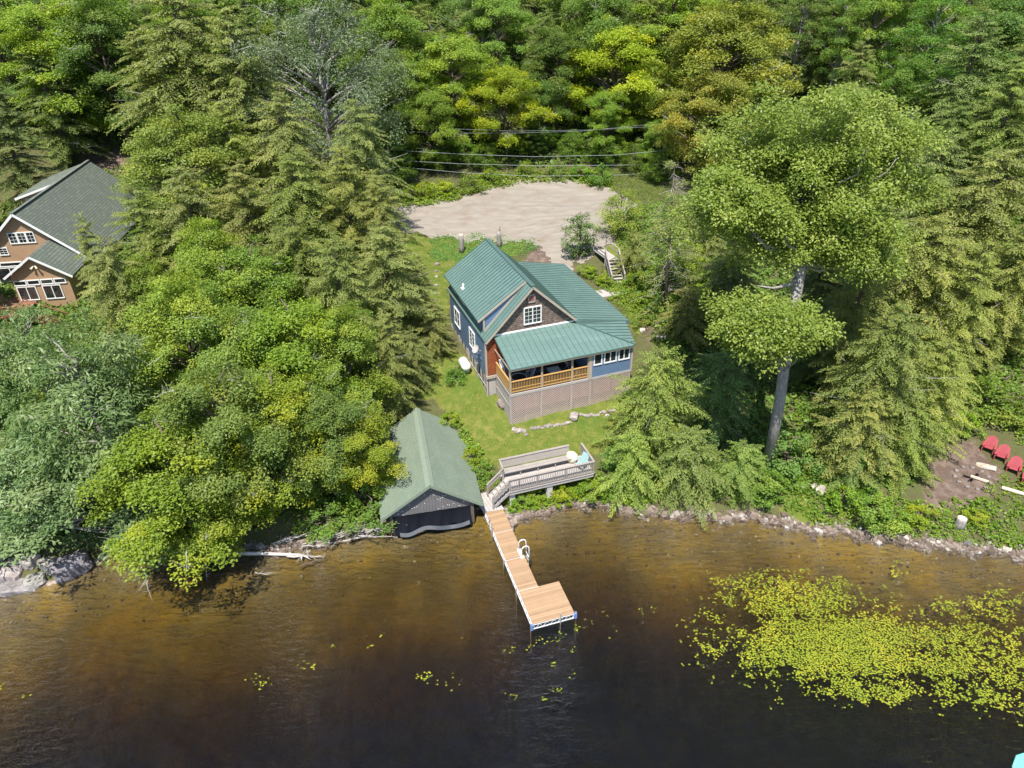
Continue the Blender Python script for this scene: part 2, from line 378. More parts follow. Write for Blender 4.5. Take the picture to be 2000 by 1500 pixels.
grass = t.mix(t.ramp(n4, [(.5, 0.0), (.8, .6)]), grass, (.22, .24, .045)); grass = t.mix(t.ramp(n1, [(.5, 0.0), (.7, .5)]), grass, (.06, .13, .02))
soil = t.mix(n3, (.065, .043, .032), (.17, .12, .095)); soil = t.mix(t.ramp(n2, [(.42, 0.0), (.68, .7)]), soil, (.25, .19, .15)); soil = t.mix(t.ramp(n4, [(.6, 0.0), (.7, .6)]), soil, (.36, .31, .26))
edge = t.math('MULTIPLY', t.math('SUBTRACT', t.math('ADD', n2, n3), 1.0), .7)
lw = t.ramp(t.math('ADD', t.attr('lawn'), edge), [(.44, 0.0), (.54, 1.0)]); dw = t.ramp(t.math('ADD', t.attr('dirt'), edge), [(.42, 0.0), (.56, 1.0)])
c = t.mix(lw, litter, grass); c = t.mix(dw, c, soil)
sd = t.attr('shored')
peb = t.ramp(t.vor(v, 5.5, 'Color'), [(.1, (.11, .075, .055)), (.5, (.25, .18, .14)), (.9, (.45, .38, .33))])
bank = t.ramp(t.math('ADD', sd, t.math('MULTIPLY', edge, .05)), [(.525, 1.0), (.545, 0.0)]); c = t.mix(bank, c, peb)
bedc = t.mix(n2, (.19, .132, .03), (.40, .275, .06)); bedc = t.mix(t.ramp(n1, [(.4, 0.0), (.62, 1.0)]), bedc, (.20, .165, .11))
bedc = t.mix(t.ramp(t.noise(v, .13, 4, .6), [(.45, 0.0), (.6, .7)]), bedc, (.10, .075, .042)); bedc = t.mix(t.ramp(t.noise(v, .6, 4, .65), [(.5, 0.0), (.68, .55)]), bedc, (.13, .10, .055)); bedc = t.mix(t.ramp(t.noise(v, 14, 4, .75), [(.55, 0.0), (.66, .8)]), bedc, (.11, .07, .03)); bedc = t.mix(t.ramp(t.noise(v, 22, 2, .6), [(.69, 0.0), (.74, .9)]), bedc, (.75, .6, .3))
bed = t.ramp(sd, [(.494, 1.0), (.503, 0.0)]); c = t.mix(bed, c, bedc)
t.base(c, .95, .1); t.bump(t.math('ADD', n3, n4), .7, .06)
me.materials.append(t.m)
go = bpy.data.objects.new('ground', me); COL.objects.link(go); tag(go, kind='structure')

# gravel lot
lotpx = [(700,408),(780,407),(850,398),(905,388),(960,371),(1030,358),(1100,357),(1180,372),(1240,400),(1215,455),(1185,478),(1150,490),(1118,505),(1085,500),(1060,472),(1000,462),(950,457),(880,453),(800,452),(700,458),(400,470),(400,430)]
lot = [P(u, v, 6.25) for u, v in lotpx]
lx = np.arange(-50, 18, .22); ly = np.arange(58, 92, .22); LX, LY = np.meshgrid(lx, ly)
cx, cy = LX[:-1, :-1]+.11, LY[:-1, :-1]+.11
wob = .35*np.sin(cx*1.9+cy*.6)+.25*np.sin(cx*4.3+1)*np.cos(cy*3.7)+.15*np.sin(cy*8+cx*6)
keep = polydist(cx, cy, lot)+wob > 0; LZ = terrain(LX, LY)+.05
idx = np.arange(LX.size).reshape(LX.shape); a0 = idx[:-1, :-1][keep]
fl = [(int(i), int(i)+1, int(i)+1+LX.shape[1], int(i)+LX.shape[1]) for i in a0]; used = {}; vv = []; ff = []
F3 = np.stack([LX.ravel(), LY.ravel(), LZ.ravel()], 1)
for f in fl:
    g = []
    for i in f:
        if i not in used: used[i] = len(vv); vv.append(tuple(F3[i]))
        g.append(used[i])
    ff.append(g)
b = MB(); b.add(vv, ff)
t = NT('gravel'); v = t.coord(); n = t.noise(v, .5, 5, .6); tr = t.noise(t.scale(v, (.15, 1.6, 1)), 1.2, 4, .65); g = t.noise(v, 14, 3, .7)
c = t.mix(tr, (.195, .172, .14), (.335, .30, .25)); c = t.mix(t.ramp(n, [(.48, 0.0), (.7, .8)]), c, (.20, .15, .11)); c = t.mix(t.math('MULTIPLY', g, .35), c, (.24, .20, .17))
yy = t.math('ADD', t.sep(v)[1], t.math('MULTIPLY', t.noise(v, .09, 2), 9.0)); rut = t.ramp(t.math('SINE', t.math('MULTIPLY', yy, 3.9)), [(.55, 0.0), (.95, 1.0)]); c = t.mix(t.math('MULTIPLY', rut, t.ramp(n, [(.4, .45), (.6, 0.0)])), c, (.19, .155, .12))
t.base(c, .95, .15); t.bump(g, .5, .03)
tag(b.build('gravel_lot', t.m, smooth=True), kind='structure')

# water
t = NT('lake_water'); v = t.coord()
w1 = t.noise(t.scale(v, (.7, 1.7, 1)), 1.9, 5, .62); w2 = t.noise(t.scale(v, (1, 1.8, 1)), 5.0, 3, .55)
hgt = t.math('ADD', t.math('MULTIPLY', w1, 1.0), t.math('MULTIPLY', w2, .22))
gl = t.new('ShaderNodeBsdfGlossy'); gl.inputs['Roughness'].default_value = .06; gl.inputs['Color'].default_value = (1, 1, 1, 1)
fr_ = t.new('ShaderNodeFresnel'); fr_.inputs['IOR'].default_value = 1.34
nb = t.bump(hgt, 1.0, .25, gl.inputs['Normal']); t.l.new(nb, fr_.inputs['Normal'])
tp = t.new('ShaderNodeBsdfTransparent'); tp.inputs[0].default_value = (.97, .97, .97, 1)
mx = t.new('ShaderNodeMixShader'); t.l.new(fr_.outputs[0], mx.inputs[0]); t.l.new(tp.outputs[0], mx.inputs[1]); t.l.new(gl.outputs[0], mx.inputs[2])
t.l.new(mx.outputs[0], t.out.inputs['Surface'])
va = t.new('ShaderNodeVolumeAbsorption'); va.inputs['Color'].default_value = (.615, .54, .02, 1); va.inputs['Density'].default_value = 1.0
t.l.new(va.outputs[0], t.out.inputs['Volume']); t.n.remove(t.b)
b = MB(); b.box(-480, 480, -110, 60, -9, 0)
tag(b.build('lake_water', t.m), kind='structure')

# ------------------------------------------------------------------ plants
def tube_np(B, p, q, r0, r1, sag=0, n=5, seg=3, wig=0):
    pts = []; rr = []
    for i in range(seg+1):
        s = i/seg; w = Vector((random.uniform(-wig, wig), random.uniform(-wig, wig), random.uniform(-wig, wig))) if 0 < i < seg else Vector((0, 0, 0))
        pts.append(Vector(p).lerp(Vector(q), s)+Vector((0, 0, sag*4*s*(1-s)))+w); rr.append(r0+(r1-r0)*s)
    B.tube(pts, rr, n)

def hemlock(seed, H=15, R=4.5, nb=105, mat='leaf_hem', low=.12, card=.24, sparse=1.0, dead=8, droop=.3):
    Rn = np.random.default_rng(seed); random.seed(seed)
    root = bpy.data.objects.new('hemlock_tree', None); COL.objects.link(root)
    B = MB(); B.tube([(0,0,-.6),(0,0,H*.3),(.05,0,H*.7),(0,0,H*.97)], [.028*H**.9, .02*H**.9, .009*H, .02], 7)
    out = []; rnds = []; cl = []
    for i in range(nb):
        t = low+(1-low)*((i+Rn.random())/nb)**.92
        Lb = R*(1-t**2.9)**.72*(.42+.72*Rn.random())*(.6+.4*min(1, (t-low)/.12+.35))+.7
        az = i*2.39996+Rn.normal(0, .6); h = H*t+Rn.normal(0, .25)
        el = -.08+.5*t**2+Rn.normal(0, .17); ca, sa = math.cos(az), math.sin(az)
        dirv = np.array([ca, sa, 0]); side = np.array([-sa, ca, 0])
        def bp(s): return np.array([0, 0, h])+dirv*(Lb*s)+np.array([0, 0, Lb*(s*math.tan(el)-droop*s*s)])
        B.tube([bp(s) for s in (0, .35, .7, .95)], [.012*Lb+.012, .009*Lb+.008, .006*Lb+.005, .004], 4, False)
        nt = int(Lb/.19*sparse)+3; ck = Rn.random()
        for j in range(nt):
            s = .12+.88*(j+Rn.random()*.7)/nt
            for sg in (-1, 1):
                tl = (.20*Lb+.30)*(1.05-s)**.65*(.7+.5*Rn.random())
                ang = math.radians(58-18*s+Rn.normal(0, 8))*sg
                td = dirv*math.cos(ang)+side*math.sin(ang)
                m = max(3, int(tl/.074)); q = (np.arange(m)+.5)/m
                base = bp(s)
                pos = base+td[None]*(tl*q)[:, None]+np.array([0, 0, -1])*(.38*tl*q**1.7)[:, None]+Rn.normal(0, .035, (m, 3))
                cd_ = td[None]*np.ones((m, 1))+Rn.normal(0, .45, (m, 3)); cd_[:, 2] -= .35
                nr = np.array([0, 0, 1.0])+Rn.normal(0, .38, (m, 3))+td*.25
                out.append(leaf_quads(pos, nr, card*(.75+.5*Rn.random(m)), card*.46, Rn, cd_, .12))
                rnds.append(np.clip(.35*q+.65*Rn.random(m), 0, 1)); cl.append(np.full(m, ck*.75+.25*Rn.random()))
    for k in range(dead):
        az = Rn.random()*6.28; h = H*(.1+.55*Rn.random()); Lb = R*(.6+.4*Rn.random())
        p = Vector((math.cos(az)*.1, math.sin(az)*.1, h)); q = p+Vector((math.cos(az)*Lb, math.sin(az)*Lb, Lb*random.uniform(-.1, .25)))
        B.cur = 1; tube_np(B, p, q, .035, .008, -.15, 4, 4, .08)
        for _ in range(3):
            a = p.lerp(q, random.uniform(.4, .9)); tube_np(B, a, a+Vector((random.uniform(-.7, .7), random.uniform(-.7, .7), random.uniform(-.1, .4))), .012, .004, 0, 3, 2, .05)
    B.cur = 0
    B.build('trunk', [M['brown'], M['palebark']], root, True)
    quads_mesh('crown', np.concatenate(out), M[mat], np.concatenate(rnds), np.concatenate(cl), root)
    return root, H

def broadleaf(seed, H=14, R=4.2, ncl=150, per=230, mat='leaf_maple', leaf=(.172, .125), thick=.22, low=.2, name='maple_tree', barkm='brown', rad=(.6, 1.15), tilt=.35, shape=1.0, limbs=46, dead=0, long=False):
    Rn = np.random.default_rng(seed); random.seed(seed)
    root = bpy.data.objects.new(name, None); COL.objects.link(root)
    B = MB(); B.tube([(0,0,-.6),(.1,0,H*.25),(-.05,.1,H*.5),(0,0,H*.85)], [.025*H**.9, .019*H**.9, .013*H**.9, .03], 8)
    out = []; rnds = []; cl = []; ph = Rn.random(4)*6.28; cs = []
    nbo = max(5, int(ncl/7.5)); boughs = []
    for i in range(nbo):
        t = (i+Rn.random())/nbo; zf = low+(.97-low)*t**.85
        env = (math.sin(PI*min(1, max(0, (zf-low*.6)/(1.06-low*.6)))**.8))**.62*shape
        az = i*2.39996+Rn.normal(0, .4); rr = R*env*(1+.22*math.sin(2*az+ph[0]+zf*5))*(1-.5*Rn.random()**2)-rad[1]*.5
        boughs.append((math.cos(az)*max(rr, 0), math.sin(az)*max(rr, 0), H*zf))
    for i in range(ncl):
        t = (i+Rn.random())/ncl; zf = low+(1-low)*t**.85
        env = (math.sin(PI*min(1, max(0, (zf-low*.6)/(1.06-low*.6)))**.8))**.62*shape
        az = i*2.39996+Rn.normal(0, .35)
        lob = 1+.20*math.sin(2*az+ph[0]+zf*5)+.14*math.sin(3*az+ph[1]-zf*7)
        rr = R*env*lob*(1-.55*Rn.random()**2.2)
        c = np.array([math.cos(az)*rr, math.sin(az)*rr, H*zf+Rn.normal(0, .25)])
        if ncl > 100 and Rn.random() < .82:
            q = boughs[i % nbo]; bsz = R*.30; an = Rn.random()*6.283; ra = bsz*math.sqrt(Rn.random()); c = np.array([q[0]+math.cos(an)*ra, q[1]+math.sin(an)*ra, q[2]+Rn.normal(0, .16)*bsz-.35*ra*ra/bsz])
        cs.append(c)
        cr = Rn.uniform(*rad)*(1-.35*max(0, zf-.7)/.3); m = int(per*(cr/rad[1])**1.6*(.7+.5*Rn.random()))
        a = Rn.random(m)*2*PI; q = np.sqrt(Rn.random(m))*cr
        lump = 1+.25*np.sin(3*a+Rn.random()*6)
        off = np.stack([np.cos(a)*q*lump, np.sin(a)*q*lump, Rn.normal(0, thick, m)*cr-.28*(q/cr)**2*cr], 1)
        outw = c*np.array([1, 1, 0]); nn = np.linalg.norm(outw)+1e-6; outw = outw/nn
        off[:, 2] -= (off@outw)*tilt*.5
        pos = c+off
        nr = np.array([0, 0, 1.0])+outw*tilt+Rn.normal(0, .5 if not long else .6, (m, 3))
        dr = None
        if long:
            dr = off*np.array([1, 1, .3])+Rn.normal(0, .4*cr, (m, 3)); dr[:, 2] -= .35*cr
        out.append(leaf_quads(pos, nr, leaf[0]*(.5+.95*Rn.random(m)**1.3), leaf[1]*(.65+.6*Rn.random(m)), Rn, dr, .15))
        rnds.append(Rn.random(m)); cl.append(np.full(m, Rn.random()*.8)+.2*Rn.random(m))
    for c in random.sample(cs, min(limbs, len(cs))):
        c = Vector(c); p = Vector((0, 0, max(H*.15, c.z-.45*Vector((c.x, c.y, 0)).length-H*.06)))
        tube_np(B, p, c, .045+.012*R, .012, .12, 5, 4, .12)
    B.cur = 1
    for _ in range(dead):
        c = Vector(random.choice(cs)); o = Vector((c.x, c.y, 0)).normalized()
        e = c+o*random.uniform(.4, 1.3)+Vector((0, 0, random.uniform(-.2, .8))); tube_np(B, c*.8+Vector((0,0,.2*c.z)), e, .03, .006, 0, 4, 4, .12)
        for _ in range(4):
            a = c.lerp(e, random.random()); tube_np(B, a, a+Vector((random.uniform(-.8, .8), random.uniform(-.8, .8), random.uniform(0, .7))), .014, .004, 0, 3, 2, .06)
    B.build('trunk', [M[barkm], M['palebark']], root, True)
    quads_mesh('crown', np.concatenate(out), M[mat], np.concatenate(rnds), np.concatenate(cl), root)
    return root, H

PR = {}
PR['hemA'] = hemlock(1, 15, 4.3, 165, dead=14, card=.18)
PR['hemB'] = hemlock(2, 16, 3.7, 165, dead=20, card=.18)
PR['hemC'] = hemlock(3, 13, 4.7, 165, dead=9, card=.18, droop=.38)
PR['shoreA'] = hemlock(4, 9, 4.4, 115, low=.03, dead=2, droop=.38, card=.18)
PR['shoreB'] = hemlock(5, 7, 3.6, 90, low=.02, dead=1, droop=.4, card=.18)
PR['mapA'] = broadleaf(11, 14, 4.4, 190, 400, dead=7)
PR['mapB'] = broadleaf(12, 15, 4.0, 190, 380, tilt=.5, dead=5)
PR['mapC'] = broadleaf(13, 12, 4.6, 190, 400, tilt=.25, dead=9)
PR['mapD'] = broadleaf(14, 19, 4.0, 150, 300, low=.38, barkm='greybark', dead=5)
PR['blueA'] = broadleaf(21, 13, 5.2, 170, 170, 'leaf_blue', (.36, .11), .3, .1, 'basswood_tree', 'greybark', (.6, 1.2), .5, long=True)
PR['blueB'] = broadleaf(22, 9, 4.2, 130, 170, 'leaf_blue', (.34, .11), .3, .05, 'basswood_tree', 'greybark', (.6, 1.1), .6, long=True)
PR['silver'] = broadleaf(31, 15, 6.5, 230, 300, 'leaf_silver', (.2, .09), .35, .25, 'willow_tree', 'greybark', (.6, 1.3), .2, limbs=50, dead=34, long=True)
PR['bushA'] = broadleaf(41, 2.4, 1.5, 34, 130, 'weed', (.16, .12), .3, .05, 'leafy_bush', 'brown', (.3, .55), .3, limbs=10)
PR['bushB'] = broadleaf(42, 1.7, 1.3, 26, 130, 'leaf_maple', (.14, .10), .35, .05, 'leafy_bush', 'brown', (.3, .5), .3, limbs=8)
PR['young'] = broadleaf(43, 5.0, 1.35, 75, 110, 'leaf_blue', (.15, .11), .45, .06, 'young_tree', 'brown', (.3, .5), .2, limbs=20)
PR['small'] = broadleaf(44, 6, 2.6, 80, 170, 'leaf_oak', (.15, .11), .3, .12, 'small_tree', 'brown', (.45, .8), .3, limbs=20)
used_proto = set()
TREES = []
def plant(kind, x, y, h, label, cat='tree', group=None, wide=1.0, tint=(1, 1, 1), rz=None, name=None, lean=(0, 0)):
    root, H0 = PR[kind]
    o = root if kind not in used_proto else copy_tree(root)
    used_proto.add(kind)
    z = gz(x, y); s = h/H0; w = s*wide if s > .75 else (s*.6+.3)*wide
    o.location = (x, y, z); o.scale = (w, w, s); o.rotation_euler = (lean[0], lean[1], random.random()*6.28 if rz is None else rz)
    if name: o.name = name
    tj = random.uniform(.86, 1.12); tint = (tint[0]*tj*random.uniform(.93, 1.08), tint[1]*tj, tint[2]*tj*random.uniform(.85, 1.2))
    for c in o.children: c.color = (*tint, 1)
    tag(o, label, cat, group); TREES.append((x, y, w)); return o
def plant_px(kind, u, v, y, label, minh=3.0, **kw):
    p = P(u, v, y=y); h = max(minh, p.z-gz(p.x, y)); return plant(kind, p.x, y, h, label, **kw)

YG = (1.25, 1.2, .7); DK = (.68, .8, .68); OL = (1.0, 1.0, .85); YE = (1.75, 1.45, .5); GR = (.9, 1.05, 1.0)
T = [
 # left shore
 ('blueA',120,640,35,'blue-green long-leaved tree spreading over the boulders at the left edge',dict(wide=1.1)),
 ('blueB',30,850,33.8,'low blue-green long-leaved tree hanging over the left boulders',dict(wide=1.35)),
 ('blueB',95,930,31.6,'lowest blue-green tree drooping over the left boulders',dict(wide=1.7)),
 ('blueB',215,830,32.6,'blue-green tree with drooping long leaves right of the boulders',dict(wide=1.3)),
 ('blueA',20,600,41,'blue-green tree in front of the tan house deck',dict(wide=.95)),
 ('blueA',215,690,38,'blue-green tree just left of the bright maples',dict(wide=.8)),
 ('mapC',310,830,30.9,'green broadleaf tree overhanging the water, left of the driftwood',dict(wide=1.25,tint=YG)),
 ('mapA',400,720,32.5,'broad green tree leaning out over the dark shaded water',dict(wide=1.0)),
 ('mapC',368,900,31.0,'low green tree touching the dark shaded water',dict(wide=.95,tint=(1.1,1.1,.8))),
 ('mapC',525,735,34.3,'bright green tree just behind the fallen white log',dict(wide=1.0,tint=YG)),
 ('mapB',620,755,34.8,'green tree above the driftwood pile',dict(wide=1.0)),
 ('mapA',690,800,35.2,'yellow-tinged broadleaf tree against the left side of the boathouse roof',dict(wide=.95,tint=(1.35,1.25,.7))),
 ('mapB',330,540,40,'tall bright green maple between the blue-green tree and the mixed grove',dict(wide=1.1,tint=YG)),
 ('mapA',440,600,38.5,'round green maple in the middle of the left grove',dict(wide=1.0)),
 ('mapC',560,590,39.5,'wide yellow-green maple in the left grove',dict(wide=1.05,tint=YG)),
 ('mapB',660,600,40,'green maple behind the boathouse, left of the hemlock',dict(wide=1.0,tint=(1.1,1.1,.9))),
 ('hemB',750,610,41.5,'slim hemlock at the back corner of the boathouse',dict(wide=.72,tint=OL)),
 ('hemA',745,440,48.5,'large hemlock reaching its boughs toward the left wall of the blue house',dict(wide=1.15,tint=OL)),
 ('hemB',843,590,48.2,'hemlock boughs shading the left wall of the blue house',dict(wide=.85,tint=OL)),
 ('hemC',800,650,45,'drooping hemlock between the boathouse and the blue house',dict(wide=.8,tint=OL)),
 ('hemB',812,500,51.5,'hemlock whose bough tips touch the left roof corner of the blue house',dict(wide=.85,tint=OL)),
 ('hemA',650,470,45.5,'hemlock between the maples and the blue house',dict(wide=1.0,tint=OL)),
 ('hemC',570,430,48,'broad hemlock in the middle of the left grove',dict(wide=1.05,tint=OL)),
 ('mapC',480,480,46,'rounded maple showing among the hemlocks',dict(wide=1.0,tint=(1.1,1.1,.9))),
 ('mapB',390,430,47,'light green maple beside the dark gap in the left grove',dict(wide=1.0,tint=YG)),
 ('mapB',270,500,46,'green maple right below the tan house',dict(wide=.9,tint=YG)),
 ('hemB',258,360,55,'hemlock rising between the tan house and the maples',dict(wide=1.15,tint=OL)),
 ('hemC',205,470,45.5,'hemlock covering the right end of the tan house front',dict(wide=.8,tint=OL)),
 ('hemB',155,425,50,'slender hemlock in front of the tan house roof',dict(wide=.62,tint=(1.15,1.1,.9))),
 ('hemA',350,330,55,'hemlock right of the tan house',dict(wide=1.1,tint=OL)),
 ('hemA',460,320,56,'tall hemlock left of centre in the grove',dict(wide=1.1,tint=OL)),
 ('hemC',570,300,57,'wide hemlock with olive boughs in front of the willow',dict(wide=1.15,tint=OL)),
 ('hemA',665,290,58,'tall hemlock left of the gravel lot',dict(wide=1.1,tint=OL)),
 ('hemB',735,340,57,'hemlock beside the left end of the gravel lot',dict(wide=1.0,tint=OL)),
 ('hemC',690,200,68,'hemlock at the left end of the wires',dict(wide=.95,tint=OL)),
 ('mapC',345,210,66,'olive tree with bare pale twigs beside the tan house',dict(wide=1.1,tint=(1.05,.95,.9))),
 ('hemB',300,280,66,'hemlock at the back corner of the tan house',dict(wide=.9,tint=OL)),
 ('hemA',430,200,68,'hemlock below the olive giant',dict(wide=1.1,tint=OL)),
 ('hemC',540,190,69,'hemlock directly below the silvery willow',dict(wide=1.1,tint=OL)),
 # back left
 ('hemA',60,90,88,'dark hemlock behind the tan house',dict(wide=1.1,tint=(.8,.85,.85))),
 ('hemB',-30,150,78,'dark hemlock at the left edge above the tan house',dict(wide=1.2,tint=(.75,.8,.8))),
 ('mapB',205,140,96,'green maple on the slope above the tan house',dict(wide=1.15,tint=(.95,1.05,.8))),
 ('mapC',125,150,97,'layered green maple left of the bare earth bank',dict(wide=.9,tint=(.95,1.05,.8))),
 ('mapA',60,-10,92,'bright-leaved maple at the top left corner',dict(wide=1.2,tint=YG)),
 ('mapD',195,-40,98,'tall thin-trunked tree in the dark gap at the top left',dict(wide=1.0,tint=DK)),
 ('hemC',330,-20,80,'huge olive hemlock near the top, left of the willow',dict(wide=1.2,tint=OL)),
 ('hemA',440,20,77,'olive hemlock next to the silvery willow',dict(wide=1.1,tint=OL)),
 ('hemB',270,60,82,'hemlock left of the huge olive one',dict(wide=1.2,tint=OL)),
 ('silver',600,-10,80,'silvery willow full of pale bare branches',dict(wide=1.1)),
 ('mapB',760,-10,96,'tall green maple at the top right of the willow',dict(wide=1.2,tint=(1,1.1,.8))),
 ('mapC',790,110,90,'green maple right of the silvery willow',dict(wide=1.0,tint=(1.1,1.2,.7))),
 ('mapA',740,220,84,'green maple at the left end of the power lines',dict(wide=.95,tint=(1,1.1,.8))),
 # back centre
 ('mapA',880,60,93,'bright yellow-green maple behind the gravel lot, left of the dark gap',dict(wide=1.2,tint=YG)),
 ('mapC',840,170,87,'low bright maple over the left part of the wires',dict(wide=.95,tint=YG)),
 ('mapC',985,120,90,'maple with yellowing leaves above the left part of the power lines',dict(wide=1.05,tint=YE)),
 ('mapB',1090,50,96,'dark green maple in the centre above the gravel lot',dict(wide=1.3,tint=DK)),
 ('mapC',1060,150,93,'dark layered maple above the dark gap',dict(wide=.9,tint=DK)),
 ('mapD',940,-40,103,'tall dark tree with a pale trunk at the top centre',dict(wide=1.1,tint=DK)),
 ('mapC',1210,40,94,'golden-yellow maple above the right part of the power lines',dict(wide=1.15,tint=YE)),
 ('mapA',1190,170,89,'green maple below the golden one, over the power lines',dict(wide=1.05,tint=(1,1.15,.8))),
 ('mapB',1280,120,91,'bright green maple right of the golden one',dict(wide=1.05,tint=YG)),
 ('mapC',1290,230,86,'green maple at the right end of the wires',dict(wide=.9,tint=(1,1.15,.8))),
 ('mapA',1320,-40,99,'bright green maple at the top edge right of centre',dict(wide=1.2,tint=YG)),
 ('mapC',1430,-10,88,'tall orange-tinged maple behind the great oak',dict(wide=1.2,tint=(1.35,1.05,.9))),
 ('mapC',1400,130,80,'rust-tinged maple just above the great oak',dict(wide=1.0,tint=(1.4,1.05,.9))),
 # back right
 ('mapD',1580,-40,97,'thin tall tree in the dark gap behind the oak',dict(wide=1.0,tint=DK)),
 ('hemB',1690,80,82,'hemlock above the right shoulder of the oak',dict(wide=1.0,tint=(.95,1.0,.85))),
 ('mapD',1660,-20,94,'tall tree with a bare grey trunk right of the dark gap',dict(wide=1.0,tint=(.8,1,.8))),
 ('mapB',1780,110,78,'dark green broadleaf tree right of the oak crown',dict(wide=1.1,tint=DK)),
 ('mapD',1850,-30,82,'tall tree with a visible slanting trunk at the top right',dict(wide=1.1,tint=(.75,.95,.8))),
 ('hemB',1925,30,74,'tall hemlock near the top right corner',dict(wide=1.2,tint=(.85,.95,.85))),
 ('hemA',2000,120,66,'hemlock on the right edge below the corner',dict(wide=1.1,tint=(.9,1,.8))),
 ('hemA',2060,40,74,'dark hemlock at the very top right corner',dict(wide=1.2,tint=(.8,.9,.8))),
 ('mapB',1985,-20,86,'broadleaf tree behind the top right hemlocks',dict(wide=1.3,tint=DK)),
 ('mapB',2075,130,80,'broadleaf tree cut off by the right edge near the top',dict(wide=1.2,tint=DK)),
 ('hemC',1880,200,68,'dark hemlock below the slanting trunk',dict(wide=1.0,tint=(.8,.9,.8))),
 # right grove
 ('hemA',1850,270,56,'broad hemlock with grey twigs on its top, right of the oak',dict(wide=1.2)),
 ('hemC',1960,300,51,'yellow-green hemlock on the right edge',dict(wide=1.15,tint=(1.1,1.1,.9))),
 ('hemB',1745,380,50,'hemlock behind the right side of the oak crown',dict(wide=1.1)),
 ('hemC',1840,430,45,'wide hemlock above the red chairs',dict(wide=1.1,tint=(1.05,1.05,.9))),
 ('hemA',1700,500,43,'layered hemlock right of the leaning oak trunk',dict(wide=1.0)),
 ('hemC',1765,600,37.2,'hemlock with a grey trunk standing on the shore bank',dict(wide=1.0,tint=(1.05,1.05,.9))),
 ('hemB',1925,480,42.5,'hemlock with drooping boughs over the red chairs',dict(wide=.95,tint=(1.05,1.1,.85))),
 ('hemA',2030,430,46,'hemlock cut off by the right edge above the chairs',dict(wide=1.0,tint=(1.05,1.1,.85))),
 ('hemB',1858,670,37.4,'smaller hemlock left of the red chairs',dict(wide=1.15,tint=(1.05,1.1,.85))),
 ('hemA',1620,450,50,'dark hemlock in the shade behind the oak trunk',dict(wide=1.0,tint=(.7,.8,.8))),  # low tint puts the shade behind the trunk into the needles
 ('hemA',1610,600,44.5,'shaded hemlock just right of the leaning oak trunk',dict(wide=.9,tint=(.6,.72,.7))),  # shade painted in: needle colour darkened by the tint
 ('hemC',1440,450,52,'dark hemlock behind the lower oak crown',dict(wide=.95,tint=(.75,.8,.8))),
 ('hemB',1400,380,60,'ragged hemlock left of the oak crown',dict(wide=.9,tint=(.95,.95,.9))),
 ('hemC',1350,440,64,'olive hemlock between the gravel lot and the oak',dict(wide=.8,tint=OL)),
 ('hemB',1520,300,66,'dark hemlock hidden behind the oak crown',dict(wide=1.1,tint=(.8,.85,.8))),
 # shore evergreens
 ('hemB',1705,760,35.6,'hemlock hanging low over the right bank beside the grassy gap',dict(wide=1.25,tint=(1.05,1.05,.9))),
 ('shoreB',1675,880,34.8,'low shaded evergreen on the bank right of the grassy gap',dict(wide=.9,tint=(.75,.95,.75))),  # tint lowered to paint the bank's shade into the needles
 ('shoreA',1795,800,35.4,'low-boughed hemlock left of the fire pit',dict(wide=.8,tint=(1.1,1.15,.9))),
 ('shoreA',1290,690,38.5,'dense green hemlock beside the lattice, its boughs reaching the water',dict(wide=1.0,tint=(.95,1.1,.85))),
 ('shoreB',1240,850,35.6,'low hemlock on the bank right of the bench deck',dict(wide=1.0,tint=(.95,1.12,.85))),
 ('shoreB',1350,840,35.4,'drooping hemlock touching the water left of the oak trunk',dict(wide=1.1,tint=(.95,1.12,.85))),
 ('shoreA',1420,690,39.5,'dark shaded hemlock left of the leaning oak trunk',dict(wide=.85,tint=(.65,.85,.75))),  # its shade is in the darkened needle tint
 ('shoreB',1455,870,35.2,'low hemlock at the foot of the oak trunk',dict(wide=1.0,tint=(.95,1.1,.85))),
 ('small',1215,375,67,'rounded light green tree on the right edge of the gravel lot',dict(wide=1.25)),
 ('young',1135,420,63,'dense young tree at the front edge of the gravel lot',dict(wide=1.25,tint=(.75,.85,.6))),
 ('small',1340,470,58,'small leafy tree beside the dying spruce',dict(wide=1.0,tint=YG)),
 ('shoreB',1240,455,60,'low evergreen at the top of the wooden stairs',dict(wide=.8,tint=(1.1,1.0,.8))),
 ('shoreB',1350,560,50,'ragged low evergreen right of the dying spruce',dict(wide=.9,tint=(1.05,.95,.8))),
]
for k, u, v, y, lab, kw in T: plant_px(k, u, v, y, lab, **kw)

# deep forest on the slope: rows behind the placed trees
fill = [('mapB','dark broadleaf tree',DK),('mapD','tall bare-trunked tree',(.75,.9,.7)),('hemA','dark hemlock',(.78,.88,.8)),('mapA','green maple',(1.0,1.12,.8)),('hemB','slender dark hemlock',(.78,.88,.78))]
kf = 0
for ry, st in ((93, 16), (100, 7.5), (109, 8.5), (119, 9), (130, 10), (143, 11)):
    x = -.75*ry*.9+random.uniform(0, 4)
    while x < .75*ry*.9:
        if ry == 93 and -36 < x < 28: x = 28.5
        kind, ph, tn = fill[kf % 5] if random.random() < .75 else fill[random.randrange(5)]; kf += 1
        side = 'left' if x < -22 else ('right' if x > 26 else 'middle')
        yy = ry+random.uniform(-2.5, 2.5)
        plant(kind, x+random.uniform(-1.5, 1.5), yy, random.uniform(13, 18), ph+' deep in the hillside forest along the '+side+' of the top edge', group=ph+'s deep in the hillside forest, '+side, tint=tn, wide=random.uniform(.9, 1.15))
        x += st*random.uniform(.85, 1.15)
